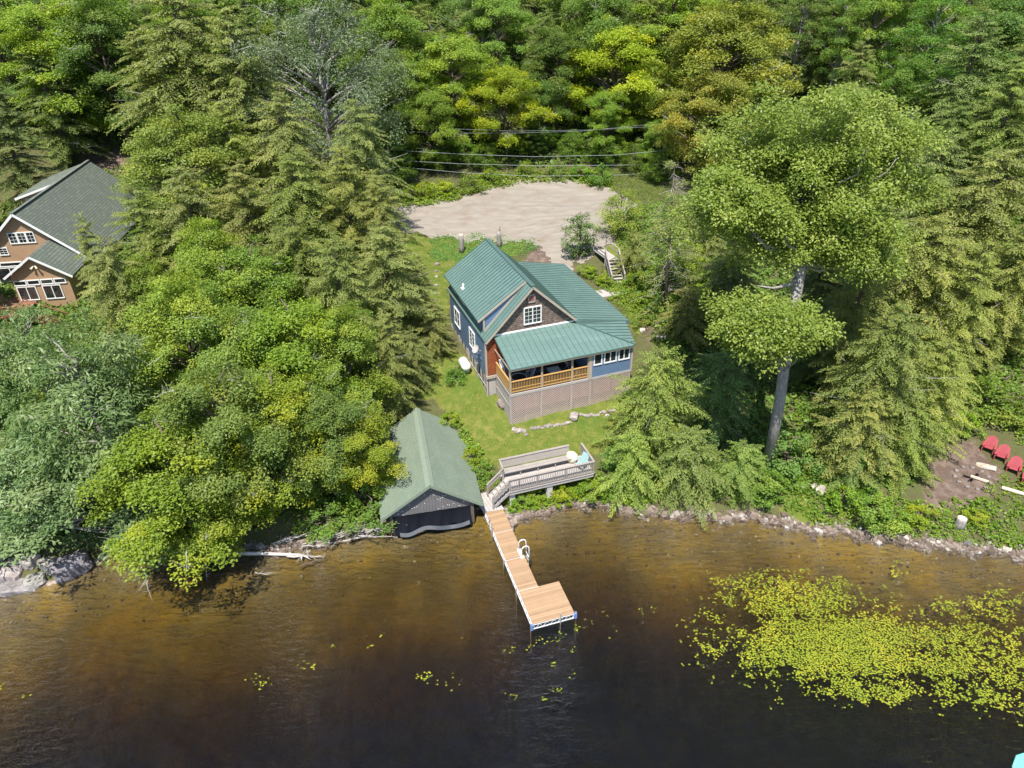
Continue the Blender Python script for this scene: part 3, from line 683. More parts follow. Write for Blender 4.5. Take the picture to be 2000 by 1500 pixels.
for u, v, y in ((800,300,88),(850,315,87.5),(905,310,88.5),(950,320,88),(1120,300,90),(1180,310,88),(1240,305,86),(1290,310,82),(1000,290,91),(1060,285,92),(760,300,82)):
    plant_px('small', u, v, y, 'low tree in the shaded green edge behind the gravel lot', group='low trees edging the gravel lot', wide=1.3, tint=(.6,.78,.5))  # dark tint paints the shade of this edge into the leaves
for k, u, v, y, ph in (('mapA',1040,250,90.5,'left of centre'),('mapB',1120,255,91,'right of centre'),('mapC',860,290,88,'at the left end'),('bushA',700,380,84,'')):
    if ph: plant_px(k, u, v, y, 'low green tree in the dark gap behind the power lines, '+ph, wide=.8, tint=DK)

# bushes: (kind, u, v at its foot, ground height guess, height, tint, label)
BU = [('bushA',830,388,6.5,1.8,YG,'bright bush at the left back edge of the gravel lot'),('bushA',870,378,6.6,1.6,YG,'bright bush behind the gravel lot below the lowest wire'),
 ('bushB',920,370,6.7,1.6,(1,1,.8),'green bush behind the gravel lot left of the stone bank'),('bushA',1030,345,6.9,1.7,(1,1.1,.9),'pale green bush at the middle of the back edge of the lot'),
 ('bushB',1090,345,6.9,1.8,(1,1,1),'green bush behind the lot right of the middle'),('bushA',1130,350,6.8,1.6,(.8,1,.8),'green bush at the right back corner of the lot'),
 ('bushB',1175,360,6.7,2.0,(.8,1,.8),'dark bush at the right back corner of the lot'),('bushA',800,395,6.4,1.7,(1,1.1,.8),'leafy bush at the left end of the lot'),
 ('bushA',960,352,7,1.6,(.9,1,.8),'bush under the wires in the shade left of the middle'),
 ('bushA',1150,545,4.6,.9,(1.1,1.1,.8),'bush between the young tree and the blue house roof'),('bushA',1185,560,4.5,.8,(1.2,1.2,.8),'low yellow-green bush left of the stair foot'),
 ('bushA',1250,600,4.0,.9,(1.1,1.15,.8),'bright bush below the wooden walkway'),('bushA',1290,600,4.0,1.0,(.9,1.1,.9),'bush at the foot of the dying spruce'),
 ('bushA',1355,590,4.4,1.3,(1.3,1.3,.8),'rounded yellow bush right of the dying spruce'),('bushB',1330,650,3.6,1.2,OL,'olive bush right of the blue house'),
 ('bushB',1255,640,3.6,.8,OL,'olive bush beside the right corner of the blue house roof'),('bushB',1400,560,4.5,2.2,(.8,.9,.7),'dark bush left of the oak trunk'),
 ('bushA',1300,560,4.4,1.4,(1,1,.8),'bush behind the dying spruce'),('bushA',1390,650,3.8,1.5,(.9,1,.8),'bush below the bare oak limb'),
 ('bushA',1240,560,4.6,1.2,(1,1.1,.8),'bush right of the walkway end'),
 ('bushA',1500,960,.9,1.6,(.75,.95,1.1),'grey-green bush at the water edge left of the grassy gap'),('bushB',1535,900,1.7,2.2,(.8,1,1),'tall bush right of the oak foot'),
 ('bushA',1640,985,.9,1.7,(.9,1,.9),'green bush on the bank right of the grassy gap'),('bushA',1690,995,.9,1.6,(.8,1,1.1),'blue-green bush on the bank before the grey trunk'),
 ('bushB',1740,1020,.7,1.3,(1.1,1.2,.9),'low bush on the bank below the grey trunk'),('bushB',1660,930,1.6,1.8,(.7,.9,.8),'shaded bush behind the bank'),  # shaded bush: shade put into its darker leaf tint
 ('bushA',1790,1010,.9,1.0,YG,'yellow-green bush left of the chopping block'),
 ('bushA',1620,870,2.2,1.4,YG,'sunlit bush beside the shaded hemlock'),('bushA',1910,1010,.9,.7,YG,'low bright bush right of the chopping block'),
 ('bushA',1880,830,2.5,1.5,(1,1.1,.8),'bush under the drooping hemlock boughs'),('bushB',1975,800,3.2,1.6,(1,1.05,.9),'bush above the red chairs'),
 ('bushB',1950,760,4,2.4,(1,1.1,.9),'tall bush at the right edge'),
 ('bushA',915,905,1.3,.9,YG,'bright bush on the right side of the boathouse'),('bushB',935,930,1.0,.9,(1,1.1,.9),'low bush between the boathouse and the deck stairs'),
 ('bushA',1010,975,.6,.8,(.9,1.1,.8),'bush under the front left of the bank deck'),('bushA',1045,970,.6,.8,YG,'bright bush left of the block pillar'),
 ('bushA',1105,965,.6,.9,YG,'bright bush right of the block pillar'),('bushA',1150,955,.7,1.1,(1,1.15,.85),'bush at the right front of the bank deck'),
 ('bushA',1195,960,.7,1.1,(1,1.15,.85),'bush between the bank deck and the shore hemlock'),('bushB',1210,900,1.2,1.3,(.9,1.1,.9),'bush behind the right end of the bank deck'),
 ('bushB',730,1005,.6,1.5,(.8,1,.8),'green bush at the left front corner of the boathouse'),('bushA',700,985,.8,2.2,(.9,1,.8),'bush under the trees left of the boathouse'),
 ('bushB',640,1020,.6,1.6,(.8,1,.8),'shaded bush behind the driftwood'),('bushA',880,830,1.8,.8,OL,'small bush by the boathouse back corner'),
 ('bushB',890,742,3.0,.9,(.8,1,.8),'dark bush at the left wall of the blue house'),('bushB',760,500,5,1.4,(.9,1,.8),'bush at the edge of the back lawn'),
 ('bushB',1240,790,2.3,1.3,(.9,1.1,.8),'bush at the right end of the lattice')]
for k, u, v, z0, h, tn, lab in BU:
    p = P(u, v, z0); plant(k, p.x, p.y, h, lab, 'bush', tint=tn, wide=h*1.0/(h*.6+.3) if h < 1.7 else 1.0)

# unused originals away
for k, (r, _) in PR.items():
    if k not in used_proto:
        for c in list(r.children): bpy.data.objects.remove(c)
        bpy.data.objects.remove(r)

# the great leaning oak
random.seed(99); Rn = np.random.default_rng(99)
ob_ = P(1502, 896, 1.7); ox, oy, oz = ob_.x, ob_.y, gz(ob_.x, ob_.y)
oak = empty('oak_tree', (ox, oy, oz), 0, 'great light green oak with a thick leaning grey trunk rising from the shore bank', 'tree')
tp_ = [Vector((0,0,-.5)), P(1522,790,y=oy)-Vector((ox,oy,oz)), P(1532,715,y=oy+.1)-Vector((ox,oy,oz)), P(1551,600,y=oy+1.3)-Vector((ox,oy,oz)), P(1566,520,y=oy+2.4)-Vector((ox,oy,oz)), P(1585,440,y=oy+3.6)-Vector((ox,oy,oz)), P(1590,340,y=oy+4.6)-Vector((ox,oy,oz))]
B = MB(); B.tube(tp_, [.37,.33,.31,.31,.30,.24,.14], 12)
lb = [tp_[4]+Vector((-.1,-.1,-.5)), P(1545,555,y=oy+1.6)-Vector((ox,oy,oz)), P(1525,560,y=oy+1.2)-Vector((ox,oy,oz)), P(1510,563,y=oy+1.0)-Vector((ox,oy,oz)), P(1480,558,y=oy+.8)-Vector((ox,oy,oz))]
B.tube(lb, [.14,.11,.10,.07,.03], 6)
def crown(parent, clusters, per, rad, mat, leaf, mats=None, org=Vector((0, 0, 0)), nj=.5, long=False):
    out = []; rn = []; cl = []
    for c in clusters:
        c = np.array(c); cr = Rn.uniform(*rad); m = int(per*(cr/rad[1])**1.6)
        a = Rn.random(m)*6.283; q = np.sqrt(Rn.random(m))*cr; lump = 1+.25*np.sin(3*a+Rn.random()*6)
        off = np.stack([np.cos(a)*q*lump, np.sin(a)*q*lump, Rn.normal(0, .26, m)*cr-.25*(q/cr)**2*cr], 1)
        nr = np.array([0, -.15, 1.0])+Rn.normal(0, nj, (m, 3))
        out.append(leaf_quads(c+off, nr, leaf[0]*(.7+.6*Rn.random(m)), leaf[1]*(.8+.4*Rn.random(m)), Rn, off+Rn.normal(0, .3, (m, 3)), .15)); rn.append(Rn.random(m)); cl.append(np.full(m, Rn.random()*.8)+.2*Rn.random(m))
    return quads_mesh('crown', np.concatenate(out), M[mat], np.concatenate(rn), np.concatenate(cl), parent)
def ellip(c, r, n, shell=.55, fl=None):
    if n > 50 and fl is None:
        bo_ = ellip(c, [x*.93 for x in r], n//6, shell*.8, 1); o = []
        for i in range(n):
            if Rn.random() < .2: o += ellip(c, r, 1, shell, 1); continue
            q = bo_[i % len(bo_)]; an = Rn.random()*6.283; ra = r[0]*.25*math.sqrt(Rn.random()); o.append(q+np.array([math.cos(an)*ra, math.sin(an)*ra, Rn.normal(0, .3)-.25*ra]))
        return o
    o = []
    while len(o) < n:
        d = Rn.normal(size=3); d /= np.linalg.norm(d); k = (1-shell*Rn.random()**1.8)*(1+.16*math.sin(3*math.atan2(d[1], d[0])+1)+.12*math.sin(5*d[2]*3))
        if d[2] < -.75: continue
        o.append(np.array(c)+d*np.array(r)*k)
    return o
cc = P(1568, 375, y=oy+4.8)-Vector((ox,oy,oz)); clu = ellip(cc, (6.3, 5.0, 5.6), 350)
c2_ = P(1650, 290, y=oy+6.5)-Vector((ox,oy,oz)); clu += ellip(c2_, (4.2, 3.6, 3.0), 90)
clu += ellip(P(1650, 470, y=oy+4)-Vector((ox,oy,oz)), (3.7, 3.0, 2.3), 80)+ellip(P(1480, 440, y=oy+3.5)-Vector((ox,oy,oz)), (2.9, 2.6, 2.0), 54)+ellip(P(1575, 470, y=oy+2.2)-Vector((ox,oy,oz)), (2.4, 2.0, 1.5), 30, .6, 1)
for c in random.sample(clu, 80):
    c = Vector(c); k = min(6, max(4, 4+int((c.z-tp_[4].z)/4))); a = tp_[k]; tube_np(B, a, c, .11, .015, -.3, 5, 5, .25)
lc = P(1492, 645, y=oy-1.2)-Vector((ox,oy,oz)); clu2 = ellip(lc, (3.0, 2.6, 2.5), 84, .6)
for c in clu2[:26]: tube_np(B, tp_[2]+Vector((0,0,random.uniform(-.8, 1.5))), Vector(c), .06, .012, .2, 5, 4, .15)
B.build('trunk', M['greybark'], oak, True)
crown(oak, clu, 380, (.7, 1.25), 'leaf_oak', (.18, .11)); crown(oak, clu2, 330, (.6, 1.0), 'leaf_oak', (.18, .11))

# the dying spruce
sb = P(1297, 607, 4.1); sx, sy = sb.x, sb.y; sz = gz(sx, sy); top = P(1318, 318, y=sy+.3)
sp = empty('spruce_tree', (sx, sy, sz), 0, 'thin dying spruce with bare grey twigs right of the wooden stairs', 'tree')
B = MB(); Tt = Vector((top.x-sx, top.y-sy, top.z-sz)); B.tube([(0,0,-.4), Tt*.35+Vector((.08,0,0)), Tt*.7, Tt], [.17,.13,.08,.02], 7)
cl_ = []
for i in range(150):
    s = .12+.88*random.random()**.9; a = Tt*s; az = random.random()*6.28; l = 3.4*(1-s)**.6*random.uniform(.5, 1)+.35; e = a+Vector((math.cos(az)*l, math.sin(az)*l, random.uniform(-.35, .05)*l))
    B.cur = 0 if random.random() < .4 else 1; tube_np(B, a, e, .022, .004, .05*l, 4, 3, .05)
    for _ in range(3):
        m_ = a.lerp(e, random.uniform(.3, .95)); tube_np(B, m_, m_+Vector((random.uniform(-.5, .5), random.uniform(-.5, .5), random.uniform(-.25, .15))), .009, .003, 0, 3, 2, .03)
    if random.random() < (.75 if s < .8 else .25):
        for q in (.55, .8, 1.0): cl_.append(a.lerp(e, q))
B.build('trunk', [M['brown'], M['drift']], sp, True)
crown(sp, cl_, 46, (.25, .5), 'leaf_hem', (.17, .07))

# ------------------------------------------------------------------ the blue house (local frame: x along the porch front, y into the depth, z absolute minus HZ)
HZ = 2.15; house = empty('blue_house', (-.13, 40.70, HZ), math.radians(19.48), 'blue cottage with a teal metal roof, shingled gable and a lattice-skirted porch', 'house')
def hb(b, name, mats, parent=None, smooth=False): return b.build(name, mats, parent or house, smooth, -HZ)
UR, ZR, VF, VB = 2.77, 11.0, 2.74, 12.61; UL, ZL, UQ, ZQ = -.76, 7.37, 6.14, 7.85
UE, ZE, VBE, UT = 10.4, 6.97, 14.65, 9.27; zd = 4.58; VW = 3.06
def zl_(u): return ZR+(u-UR)*(ZR-ZL)/(UR-UL)
def zr_(u): return ZR-(u-UR)*(ZR-ZQ)/(UQ-UR)
# walls
b = MB()
b.box(-.66, 6.0, VW, 12.3, zd-.25, 7.25)                                     # main block
b.box(6.0, 10.05, 3.2, 14.3, zd-.25, 6.9)                                    # east wing
b.box(6.02, 9.2, 0, 3.2, zd-.14, 5.52); b.box(6.02, 6.2, 0, .15, 5.52, 6.55)    # sunroom base and piers
for a0, a1 in ((6.86, 7.0), (7.98, 8.12), (9.02, 9.2)): b.box(a0, a1, 0, .15, 5.52, 6.55)
b.box(9.05, 9.2, .15, 3.2, 5.52, 6.55); b.box(6.02, 9.2, .02, .14, 6.45, 6.66); b.box(6.02, 6.14, .15, 3.05, 5.52, 6.8)
hb(b, 'wall', M['blue'])
b = MB(); g0, g1 = 7.25, 7.5
pts = [(-.66, VW-.01, 7.2), (6.0, VW-.01, 7.2), (6.0, VW-.01, zr_(6.0)-.1), (UR, VW-.01, ZR-.16), (-.66, VW-.01, zl_(-.66)-.1)]
b.slab(pts, .12, (0, 1, 0)); hb(b, 'gable_wall', M['brownshingle'])
pts = [(-.66, 12.28, 7.2), (6.0, 12.28, 7.2), (6.0, 12.28, zr_(6.0)-.1), (UR, 12.28, ZR-.16), (-.66, 12.28, zl_(-.66)-.1)]
b = MB(); b.slab(pts, .12, (0, -1, 0)); hb(b, 'rear_gable_wall', M['blue'])
b = MB(); b.slab([(-.62, VW-.03, zd-.05), (.02, VW-.03, zd-.05), (.02, VW-.03, 7.45), (-.62, VW-.03, 7.45)], .05, (0, 1, 0))
b.slab([(.02, VW-.03, zd), (6.0, VW-.03, zd), (6.0, VW-.03, 7.5), (.02, VW-.03, 7.5)], .05, (0, 1, 0))
hb(b, 'porch_wall', M['redshingle'])
# corner boards and trim
b = MB(); b.box(-.74, -.62, VW-.06, VW+.08, zd-.2, 7.3); b.box(-.74, .05, VW-.1, VW-.03, zd-.3, zd-.08); hb(b, 'corner_board', M['beige']); b = MB()
b.box(9.14, 9.26, -.05, .08, zd-.14, 6.55); hb(b, 'corner_board', M['beige']); b = MB(); b.box(5.86, 6.1, -.05, .12, zd-.1, 6.55)
hb(b, 'corner_board', M['beige'])
b = MB(); b.box(-.3, 6.05, VW-.07, VW-.02, 7.6, 7.72); hb(b, 'band_board', M['white'])
# roofs
def ribs(b, A, Bv, C, D, sp, h=.03, w=.024, skip0=False):
    """seams running from edge A-B down to edge D-C"""
    A, Bv, C, D = map(Vector, (A, Bv, C, D)); n = max(1, round((Bv-A).length/sp)); nn = (Bv-A).cross(D-A).normalized()
    if nn.z < 0: nn = -nn
    for i in range(n+1):
        s = i/n; p = A.lerp(Bv, s)+nn*h*.5; q = D.lerp(C, s)+nn*h*.5; b.bar(p, q, w, h, nn)
r_, r2 = (-UR, 0), None
b = MB()   # left slope strip at the front and full lower eave
VD = 3.75
b.slab([(UR, VF, ZR), (UL, VF, ZL), (UL, VD+.25, ZL), (UR, VD+.25, ZR)], .13)
b.slab([(-.45, VD+.25, zl_(-.45)), (UL, VD+.25, ZL), (UL, VB, ZL), (-.45, VB, zl_(-.45))], .13)
b.slab([(UR, VB, ZR), (UQ, VB, ZQ), (UQ, VF, ZQ), (UR, VF, ZR)], .13)
b.cur = 1; ribs(b, (UR, VF+.05, ZR), (UR, VD+.2, ZR), (UL, VD+.2, ZL), (UL, VF+.05, ZL), .42)
ribs(b, (UR, VF+.05, ZR), (UR, VB-.05, ZR), (UQ, VB-.05, ZQ), (UQ, VF+.05, ZQ), .42)
b.bar((UR, VF-.02, ZR+.03), (UR, VB+.02, ZR+.03), .3, .05)
mr = hb(b, 'main_roof', [M['roof'], M['seam']])
b = MB(); ZD2, UD2 = 8.6, -.94   # shed dormer roof
b.slab([(UR, VD, ZR+.05), (UD2, VD, ZD2), (UD2, VB+.02, ZD2), (UR, VB+.02, ZR+.05)], .12)
b.cur = 1; ribs(b, (UR-.1, VD+.1, ZR+.02), (UR-.1, VB-.05, ZR+.02), (UD2, VB-.05, ZD2), (UD2, VD+.1, ZD2), .42)
hb(b, 'dormer_roof', [M['roof'], M['seam']])
def zdm(u): return ZD2+(u-UD2)*(ZR+.05-ZD2)/(UR-UD2)
b = MB(); f = [(-.52, VD+.09, zl_(-.52)-.05), (2.5, VD+.09, zl_(2.5)), (2.5, VD+.09, zdm(2.5)-.1), (-.52, VD+.09, zdm(-.52)-.12)]
b.slab(f, .1, (0, 1, 0)); b.slab([(-.52, VD+.09, 7.3), (-.52, VB-.3, 7.3), (-.52, VB-.3, zdm(-.52)-.1), (-.52, VD+.09, zdm(-.52)-.1)], .1, (1, 0, 0))
dw = hb(b, 'dormer_wall', M['blue'])
b = MB(); b.bar((UR-.1, VD-.02, ZR-.03), (UD2, VD-.02, ZD2-.08), .04, .14); b.bar((2.3, VD+.06, zl_(2.3)+.07), (-.52, VD+.06, zl_(-.52)+.07), .04, .1)
b.box(-.56, -.44, VD+.03, VD+.09, 7.75, 8.75); hb(b, 'dormer_trim', M['beige'])
b = MB(); b.slab([(UQ-.1, VF, ZQ+.0), (UE, VF, ZE), (UE, VBE, ZE), (UQ-.1, VBE, ZQ+.0)], .12)
b.cur = 1; ribs(b, (UQ, VF+.05, ZQ), (UQ, VBE-.05, ZQ), (UE, VBE-.05, ZE), (UE, VF+.05, ZE), .42)
b.cur = 0; b.slab([(UQ-.1, VF-.01, ZQ-.02), (UE, VF-.01, ZE-.02), (UE, VF-.01, ZE-.26), (UQ-.1, VF-.01, ZQ-.36)], .03, (0, 1, 0)); hb(b, 'east_roof', [M['roof'], M['seam']])
ZP, ZPE, VPE = 7.60, 6.72, -.3
b = MB(); b.slab([(-.07, VW, ZP), (-.07, VPE, ZPE), (UT, VPE, ZPE), (6.0, VW, ZP)], .1)
b.slab([(6.0, VW, ZP+.005), (UT, VPE, ZPE+.005), (10.05, VF-.04, ZE+.03)], .1)
b.cur = 1
n = 22
for i in range(n+1):
    u = -.05+i*(UT-.02)/n; top_v = VW; tz = ZP
    if u > 6.0: k = (UT-u)/(UT-6.0); top_v = VPE+(VW-VPE)*k; tz = ZPE+(ZP-ZPE)*k
    if top_v-VPE > .15: b.bar((u, top_v, tz+.012), (u, VPE, ZPE+.012), .024, .034)
b.bar((6.0, VW, ZP+.04), (UT, VPE, ZPE+.04), .12, .04)
for i in range(1, 8):
    k = i/8; p = Vector((6.0, VW, ZP+.03)).lerp(Vector((UT, VPE, ZPE+.03)), k); q = Vector((10.05, VF, ZE+.08)).lerp(Vector((UT, VPE, ZPE+.03)), k)
    b.bar(p, q, .024, .034)
hb(b, 'porch_roof', [M['roof'], M['seam']])
b = MB(); b.bar((UR+.02, VF+.02, ZR-.1), (UL+.02, VF+.02, ZL-.1), .05, .16); b.bar((UR, VF+.02, ZR-.1), (UQ, VF+.02, ZQ-.1), .05, .16); hb(b, 'rake_board', M['beige'])
b = MB(); b.box(-.05, UT-.05, VPE+.03, VPE+.08, ZPE-.2, ZPE-.06); b.box(-.06, -.02, VPE+.08, VW, 6.5, 6.62); hb(b, 'porch_fascia', M['post'])
# windows
def window(u0, u1, z0, z1, v, cols=2, rows=3, sashes=2, axis='u', parent=None, name='window', fr='white', d=-1):
    """d: outward sign along the axis normal"""
    w = MB(); t_ = .07; 
    def bx(b, a0, a1, c0, c1, o0, o1):
        p0, p1 = sorted((v+d*o0, v+d*o1))
        if axis == 'u': b.box(a0, a1, p0, p1, c0, c1)
        else: b.box(p0, p1, a0, a1, c0, c1)
    g = MB(); bx(g, u0+.02, u1-.02, z0+.02, z1-.02, .0, .035)
    bx(w, u0-t_, u1+t_, z1-.01, z1+t_, .0, .07); bx(w, u0-t_, u1+t_, z0-t_, z0+.01, .0, .085); bx(w, u0-t_, u0+.01, z0+.01, z1-.01, .0, .07); bx(w, u1-.01, u1+t_, z0+.01, z1-.01, .0, .07)
    for k in range(1, sashes): m = u0+(u1-u0)*k/sashes; bx(w, m-.035, m+.035, z0+.01, z1-.01, .0, .062)
    mt = MB(); sw = (u1-u0)/sashes
    for k in range(sashes):
        for c_ in range(1, cols): m = u0+sw*(k+c_/cols); bx(w, m-.012, m+.012, z0+.01, z1-.01, .0, .048)
    for r0 in range(1, rows): m = z0+(z1-z0)*r0/rows; bx(w, u0+.01, u1-.01, m-.012, m+.012, .0, .044)
    return g, w
def hwin(*a, **k):
    par = k.pop('root', house); z_ = k.pop('dz', -HZ); fr = k.get('fr', 'white'); g, w = window(*a, **k)
    o = g.build('window', M['glass'], par, dz=z_); w.build('window_frame', M[fr], o, dz=z_); return o
hwin(2.23, 3.43, 8.12, 9.3, VW-.02, 2, 4, 2)
hwin(6.27, 6.79, 5.6, 6.4, 0.02, 1, 1, 1); hwin(7.07, 7.91, 5.6, 6.4, 0.02, 1, 1, 2); hwin(8.19, 8.95, 5.6, 6.4, 0.02, 1, 1, 2)
hwin(5.7, 6.9, 5.2, 6.55, -.66, 1, 4, 2, axis='v'); hwin(9.6, 10.9, 5.2, 6.5, -.66, 1, 2, 2, axis='v')
hwin(8.2, 9.5, 7.85, 8.35, -.52, 1, 1, 2, axis='v'); hwin(10.6, 11.6, 7.85, 8.35, -.52, 1, 1, 2, axis='v')
b = MB(); b.box(UR-.2, UR+.2, VW-.06, VW-.01, 9.75, 10.2); b.cur = 1; b.box(UR-.26, UR-.2, VW-.08, VW-.01, 9.7, 10.3); b.box(UR+.2, UR+.26, VW-.08, VW-.01, 9.7, 10.3); b.box(UR-.26, UR+.26, VW-.08, VW-.01, 10.2, 10.27); b.box(UR-.26, UR+.26, VW-.08, VW-.01, 9.68, 9.75)
hb(b, 'attic_vent', [M['maroon'], M['beige']])
# porch
b = MB(); b.box(0, 6.0, 0.05, VW-.03, zd-.12, zd); hb(b, 'porch_floor', M['floor'])
b = MB(); b.box(-.03, 9.22, -.03, .05, zd-.2, zd-.01); b.box(-.04, 0.02, .05, VW-.1, zd-.2, zd-.01); hb(b, 'rim_board', M['greyboard'])
for u in (.03, 2.34, 4.6, 5.84):
    b = MB(); b.box(u-.06, u+.06, .0, .12, zd, 6.62); hb(b, 'post', M['post'])
b = MB(); z0, z1 = zd+.13, zd+.92
for a0, a1 in ((.09, 2.28), (2.40, 4.54), (4.66, 5.78)):
    b.box(a0, a1, .03, .09, z0-.04, z0+.02); b.box(a0, a1, .0, .12, z1, z1+.05); b.box(a0, a1, .035, .085, z0+.22, z0+.26)
    k = a0+.06
    while k < a1: b.box(k-.018, k+.018, .04, .08, z0+.02, z1); k += .115
hb(b, 'front_railing', M['honey'])
b = MB(); b.box(.0, .06, .12, VW-.1, z0-.04, z0+.02); b.box(-.02, .1, .12, VW-.08, z1, z1+.05)
k = .2
while k < VW-.12: b.box(.01, .05, k-.045, k+.045, z0+.02, z1); k += .105
hb(b, 'side_railing', M['honey'])
# door on the porch back wall
b = MB(); b.box(4.0, 4.95, VW-.1, VW-.07, zd+.02, zd+2.0); d_ = hb(b, 'door', M['glass']); b = MB(); b.box(3.9, 4.0, VW-.12, VW-.07, zd, zd+2.1); b.box(4.95, 5.05, VW-.12, VW-.07, zd, zd+2.1); b.box(4.0, 4.95, VW-.12, VW-.07, zd+2.0, zd+2.1); hb(b, 'door_frame', M['white'], d_)
# lattice skirt
def clipline(x0, x1, z0f, z1, c, sgn):
    pts = []
    # line z = z1 - sgn*(x-c)
    xs = [x0+(x1-x0)*i/400 for i in range(401)]; ins = [x for x in xs if z0f(x) <= z1-sgn*(x-c) <= z1]
    return (min(ins), max(ins)) if len(ins) > 1 else None
hw = lambda u, v_=0: gz(-.13+u*math.cos(math.radians(19.48))-v_*math.sin(math.radians(19.48)), 40.7+u*math.sin(math.radians(19.48))+v_*math.cos(math.radians(19.48)))
zb0, zb1 = hw(0)-.05, hw(9.2)-.05; zbf = lambda x: zb0+(zb1-zb0)*x/9.2
b = MB(); ztop = zd-.2
for sgn in (1, -1):
    c = -3.0 if sgn == 1 else 0.0
    while c < 12.5:
        r = clipline(.02, 9.18, zbf, ztop, c, sgn)
        if r and r[1]-r[0] > .03:
            yv = -.012 if sgn == 1 else .004; b.bar((r[0], yv, ztop-sgn*(r[0]-c)), (r[1], yv, ztop-sgn*(r[1]-c)), .038, .012, (0, 1, 0)) if False else b.bar((r[0], yv, ztop-sgn*(r[0]-c)), (r[1], yv, ztop-sgn*(r[1]-c)), .012, .036, (sgn, 0, 1))
        c += .17
hb(b, 'lattice_skirt', M['lattice'])
b = MB(); b.slab([(0.05, .45, zb0-.2), (9.15, .45, zb1-.2), (9.15, .45, ztop), (.05, .45, ztop)], .05, (0, 1, 0)); hb(b, 'skirt_shade_sheet', M['void'])  # near-black sheet paints the dark hollow behind the lattice
b = MB()
for a0, a1 in ((.3, 2.2), (2.4, 4.5), (4.7, 6.2), (6.4, 7.7), (7.9, 9.0)): b.box(a0, a1, .16, .2, ztop-1.35, ztop-.08)
hb(b, 'storage_board', M['maroon'])
b = MB()
for u in (0.0, 2.3, 4.6, 6.05, 9.17): b.box(u-.05, u+.05, .02, .12, zbf(u)-.2, ztop)
hb(b, 'skirt_post', M['greyboard'])
b = MB()
for i in range(18):
    v0 = .02+i*.168; b.box(.0, .03+random.uniform(0, .012), v0, v0+.155, hw(0, v0)-.15, ztop+.02)
b.box(-.03, .0, .0, VW, ztop-.9, ztop-.82); hb(b, 'side_skirt', M['greyboard'])
b = MB(); z_a = hw(-.7, 3)-.2
for i in range(38):
    v0 = VW+.02+i*.245
    if i % 3 != 1: b.box(-.66, -.63, v0, v0+.13, hw(-.66, v0)-.15, zd-.25)
b.cur = 1; b.box(-.6, -.55, VW, 12.2, z_a-.2, zd-.25); b.cur = 0
for v0 in (VW, 5.3, 7.6, 9.9, 12.1): b.box(-.72, -.6, v0, v0+.12, hw(-.66, v0)-.2, zd-.2)
b.box(-.7, -.66, VW, 12.2, zd-1.15, zd-1.07); b.box(-.62, .0, VW+.02, VW+.06, z_a-.1, zd-.3)
hb(b, 'board_skirt', [M['greyboard'], M['void']])
b = MB(); b.box(6.0, 10.0, 3.25, 14.2, 2.4, zd-.25); b.box(9.1, 9.18, .1, 3.2, 2.0, zd-.15); hb(b, 'foundation', M['concrete'])
b = MB(); b.tube([(-.72, 4.0, 5.4), (-.72, 6.2, 5.4)], .02, 6); b.tube([(-.72, 4.6, 4.95), (-.72, 5.4, 4.95), (-.72, 5.5, 4.6)], .02, 6)
hb(b, 'wall_pipe', M['blue'])
b = MB(); b.box(1.15, 1.3, 8.05, 8.4, zl_(1.2)-.02, zl_(1.2)+.04)
b = MB(); b.tube([(-.45, 8.8, 8.7), (-.45, 8.8, 9.25)], .09, 10); b.box(-.62, -.28, 8.62, 8.98, 8.86, 8.95); hb(b, 'vent_pipe', M['white'])
# satellite dish fixed to the left wall
b = MB(); c = Vector((-1.02, 4.25, 6.15)); ax = Vector((-.75, -.25, .6)).normalized(); a = ax.cross(Vector((0, 0, 1))).normalized(); a2 = ax.cross(a)
rings = [(0, 0), (.12, .012), (.24, .05), (.31, .085)]; vs = [c]; fs = []
for r, h in rings[1:]: vs += [c+ax*h+(a*math.cos(k*PI/8)+a2*math.sin(k*PI/8))*r for k in range(16)]
for k in range(16): fs.append((0, 1+k, 1+(k+1) % 16))
for q in range(2):
    for k in range(16): k2 = (k+1) % 16; fs.append((1+q*16+k, 17+q*16+k, 17+q*16+k2, 1+q*16+k2))
b.add(vs, fs); b.tube([c, (-.66, 4.25, 5.95)], .025, 6); b.tube([c-a2*-.3, c+ax*.35], .012, 5)
hb(b, 'satellite_dish', M['greyboard'])

def hpt(u, v, z=None):
    a = math.radians(19.48); x = -.13+u*math.cos(a)-v*math.sin(a); y = 40.7+u*math.sin(a)+v*math.cos(a)
    return Vector((x, y, z if z is not None else gz(x, y)))
HA = math.radians(19.48)
# propane tank
p = hpt(-1.35, 6.4); tk = empty('propane_tank', p, HA+PI/2, 'white rounded propane tank standing against the left side of the blue house', 'tank')
b = MB(); b.tube([(-.75,0,.55), (-.68,0,.55), (-.5,0,.55), (.5,0,.55), (.68,0,.55), (.75,0,.55)], [.05, .22, .36, .36, .22, .05], 16); b.build('vessel', M['propane'], tk, True)
b = MB(); b.tube([(0,0,.88), (0,0,1.02)], .12, 10); b.build('valve_cap', M['propane'], tk)
for s in (-.4, .4):
    b = MB(); b.box(s-.05, s+.05, -.25, .25, 0, .24); b.build('leg', M['concrete'], tk)
